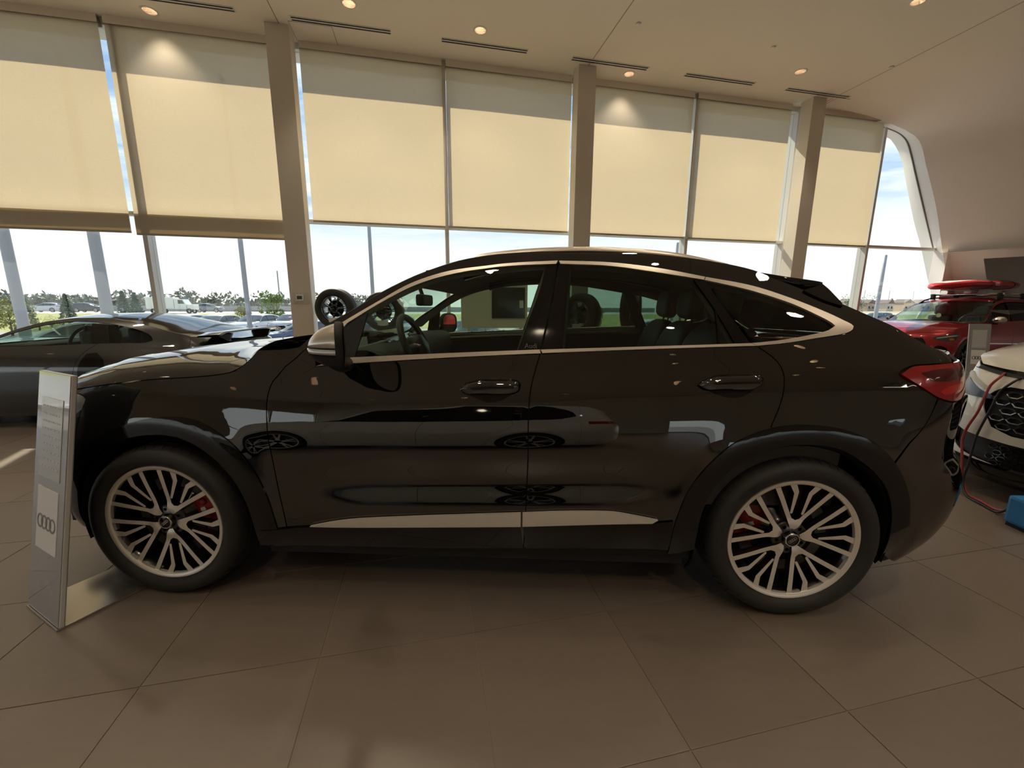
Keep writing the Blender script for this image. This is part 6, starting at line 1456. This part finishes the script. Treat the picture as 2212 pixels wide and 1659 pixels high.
# low yellow-green hedge plants along the lot edge
for i in range(26):
    if i == 21: continue
    px = 20 + i * 27; b = 40.6 + 2.0 * (i % 2)
    leafy(px, b, rnd.uniform(.75, 1.2), rnd.uniform(.9, 1.2), M_HEDGE if i % 3 else M_LEAF, 'low yellow-green shrub in the planted strip edging the lot', 40 + i, .1, 420, 'low_shrub', 'planted strip edging the lot')
# far tree line and houses
for i in range(46):
    px = -60 + i * 20 + rnd.uniform(-8, 8); b = 150 + 22 * (i % 4); h = rnd.uniform(2.0, 4.2)
    leafy(px, b, h + 1.0, rnd.uniform(5, 7.5), M_HAZE, 'distant tree in the dark line on the horizon', 90 + i, -.1, 260, 'distant_tree', 'tree line on the horizon', .8)
for i in range(18):
    px = 1828 + i * 11 + rnd.uniform(-4, 4); b = 340 + 28 * (i % 4); h = rnd.uniform(8, 11)
    leafy(px, b, h, rnd.uniform(11, 14), M_HAZE, 'distant tree on the low hill at the right', 190 + i, -.1, 260, 'distant_tree', 'trees on the low hill', 1.8)
M_H = [mat('house_wall_%s' % 'abc'[i], c, .8) for i, c in enumerate(((.52, .44, .36), (.40, .33, .28), (.60, .55, .48)))]; M_ROOF = mat('house_roof', (.16, .14, .13), .8)
for i in range(20):
    px = 1826 + i * 10 + rnd.uniform(-2, 2); b = 230 + 24 * (i % 4); a = px_b(px, b); w = rnd.uniform(3, 4.5); h = rnd.uniform(4.5, 6)
    t = empty('distant_house', rw(a, b, gz(b)), TH + rnd.uniform(-.3, .3)); tag(t, 'small distant house in the row below the hill', 'house', 'row of distant houses')
    mb = MB(); mb.box(-w, w, -4, 4, 0, h); mb.build('wall', M_H[i % 3], t)
    mb = MB(); mb.prism([(-w - .4, h), (w + .4, h), (0, h + 2.6)], -4.4, 4.4); mb.build('roof', M_ROOF, t)
    for x in (-w * .5, w * .45):
        mb = MB(); mb.box(x - .7, x + .7, -4.05, -3.98, h * .35, h * .35 + 1.5); mb.build('window', M_DARK, t)
# parked and passing cars
lot_sp = dict(rs_sp); lot_sp['seats'] = False
lot_w = make_wheel('wheel', .36, .27, .22, 'five', ALLOY, ALLOY_DARK, detail=.25, emblem=False, disc=False)
suv_sp = dict(wh_sp); suv_sp['seats'] = False; suv_sp['front_holes'] = []
M_LOT = {k: mat('lot_paint_' + k, c, .3, coat=1.0) for k, c in dict(silver=(.55, .55, .54), white=(.80, .80, .79), blue=(.045, .075, .17), black=(.02, .02, .022), grey=(.20, .21, .22)).items()}
GL = mat('lot_car_glass', (.05, .06, .065), .06, spec=.7)
sedan0, _, _ = build_car('parked_car', RS, lot_sp, M_LOT['silver'], GL, GL, .16, 0, wheel=lot_w)
suv0, _, _ = build_car('parked_car', WH, suv_sp, M_LOT['blue'], GL, GL, .16, 0, wheel=lot_w)
def lot(proto, px, b, rz, colr, label, first=[set()], z=None, cat='car', grp='cars outside the glass'):
    if proto.name in first[0]: t = copy_tree(proto)
    else: t = proto; first[0].add(proto.name)
    t.location = rw(px_b(px, b), b, gz(b) if z is None else z); t.rotation_euler = (0, 0, TH + rz)
    for ch in t.children:
        if ch.type == 'MESH' and ch.data.materials and ch.data.materials[0].name.startswith('lot_paint'):
            for s in ch.material_slots: s.link = 'OBJECT'; s.material = M_LOT[colr]
    tag(t, label, cat, grp); return t
lot(suv0, 585, 22, R(6), 'blue', 'dark blue SUV parked outside left of the first thick column')
lot(sedan0, 425, 33, R(80), 'silver', 'silver car parked nose-on outside, above the sports coupe rear window')
lot(sedan0, 520, 34, R(78), 'white', 'white car parked nose-on outside behind the blue SUV')
lot(sedan0, 605, 35, R(80), 'silver', 'pale car parked outside beyond the blue SUV, by the column')
lot(sedan0, 352, 33.5, R(84), 'white', 'white car roof outside right of the window mullion')
lot(sedan0, 18, 13.5, R(12), 'white', 'white car outside at the left frame edge')
lot(suv0, 655, 26, R(4), 'black', 'black car outside just right of the first column')
lot(suv0, 700, 32, R(80), 'white', 'white SUV outside behind the display wheel')
lot(sedan0, 830, 30, R(70), 'silver', 'silver car outside seen through the black car windscreen')
lot(sedan0, 1085, 17, R(2), 'silver', 'pale car outside below the display board')
lot(sedan0, 980, 19, R(60), 'blue', 'blue car outside beside the display board')
lot(suv0, 1330, 20, R(0), 'white', 'white car outside behind the rear door glass')
lot(suv0, 1880, 40, R(10), 'black', 'dark car outside at the right below the houses')
lot(sedan0, 75, 88, R(0), 'silver', 'silver car driving on the far road at the left', grp='traffic on the far road')
lot(suv0, 212, 88, R(180), 'black', 'dark van-like car driving on the far road by the thick post', grp='traffic on the far road')
lot(suv0, 470, 88, R(180), 'grey', 'grey SUV driving on the far road left of the slim post', grp='traffic on the far road')
def truck(px, b, label):
    t = empty('utility_truck', rw(px_b(px, b), b, gz(b)), TH); tag(t, label, 'truck'); W = M_LOT['white']
    t.scale = (.80, .80, .80)
    mb = MB(); mb.box(-4.2, .8, -1.2, 1.2, .9, 3.3, bev=.08); mb.build('service_body', W, t)
    mb = MB(); mb.prism([(.9, .9), (3.0, .9), (3.0, 1.9), (2.5, 2.9), (.9, 3.0)], -1.15, 1.15); mb.build('cab', W, t)
    mb = MB(); mb.box(3.0, 4.4, -1.0, 1.0, .8, 1.9, bev=.15); mb.build('bonnet', W, t)
    mb = MB(); mb.prism([(1.6, 2.0), (2.75, 2.0), (2.4, 2.75), (1.6, 2.75)], -1.17, 1.17); mb.build('cab_window', GL, t)
    mb = MB(); mb.box(-2.6, -1.2, -1.215, -1.2, 1.9, 2.35); mb.build('red_marking', mat('red_marking', (.5, .03, .03), .5), t)
    for x in (-3.0, -2.0, 3.4):
        for y in (-1.05, 1.05):
            mb = MB(); mb.lathe([(.25, -.15), (.5, -.15), (.52, 0), (.5, .15), (.25, .15)], 18, 'Y', (x, y, .52), closed=True); mb.build('wheel', RUBBER, t)
truck(372, 80, 'white utility truck on the far road right of the window mullion')
for wv in (lot_w,):
    for ch in list(wv.children): bpy.data.objects.remove(ch)
    bpy.data.objects.remove(wv)
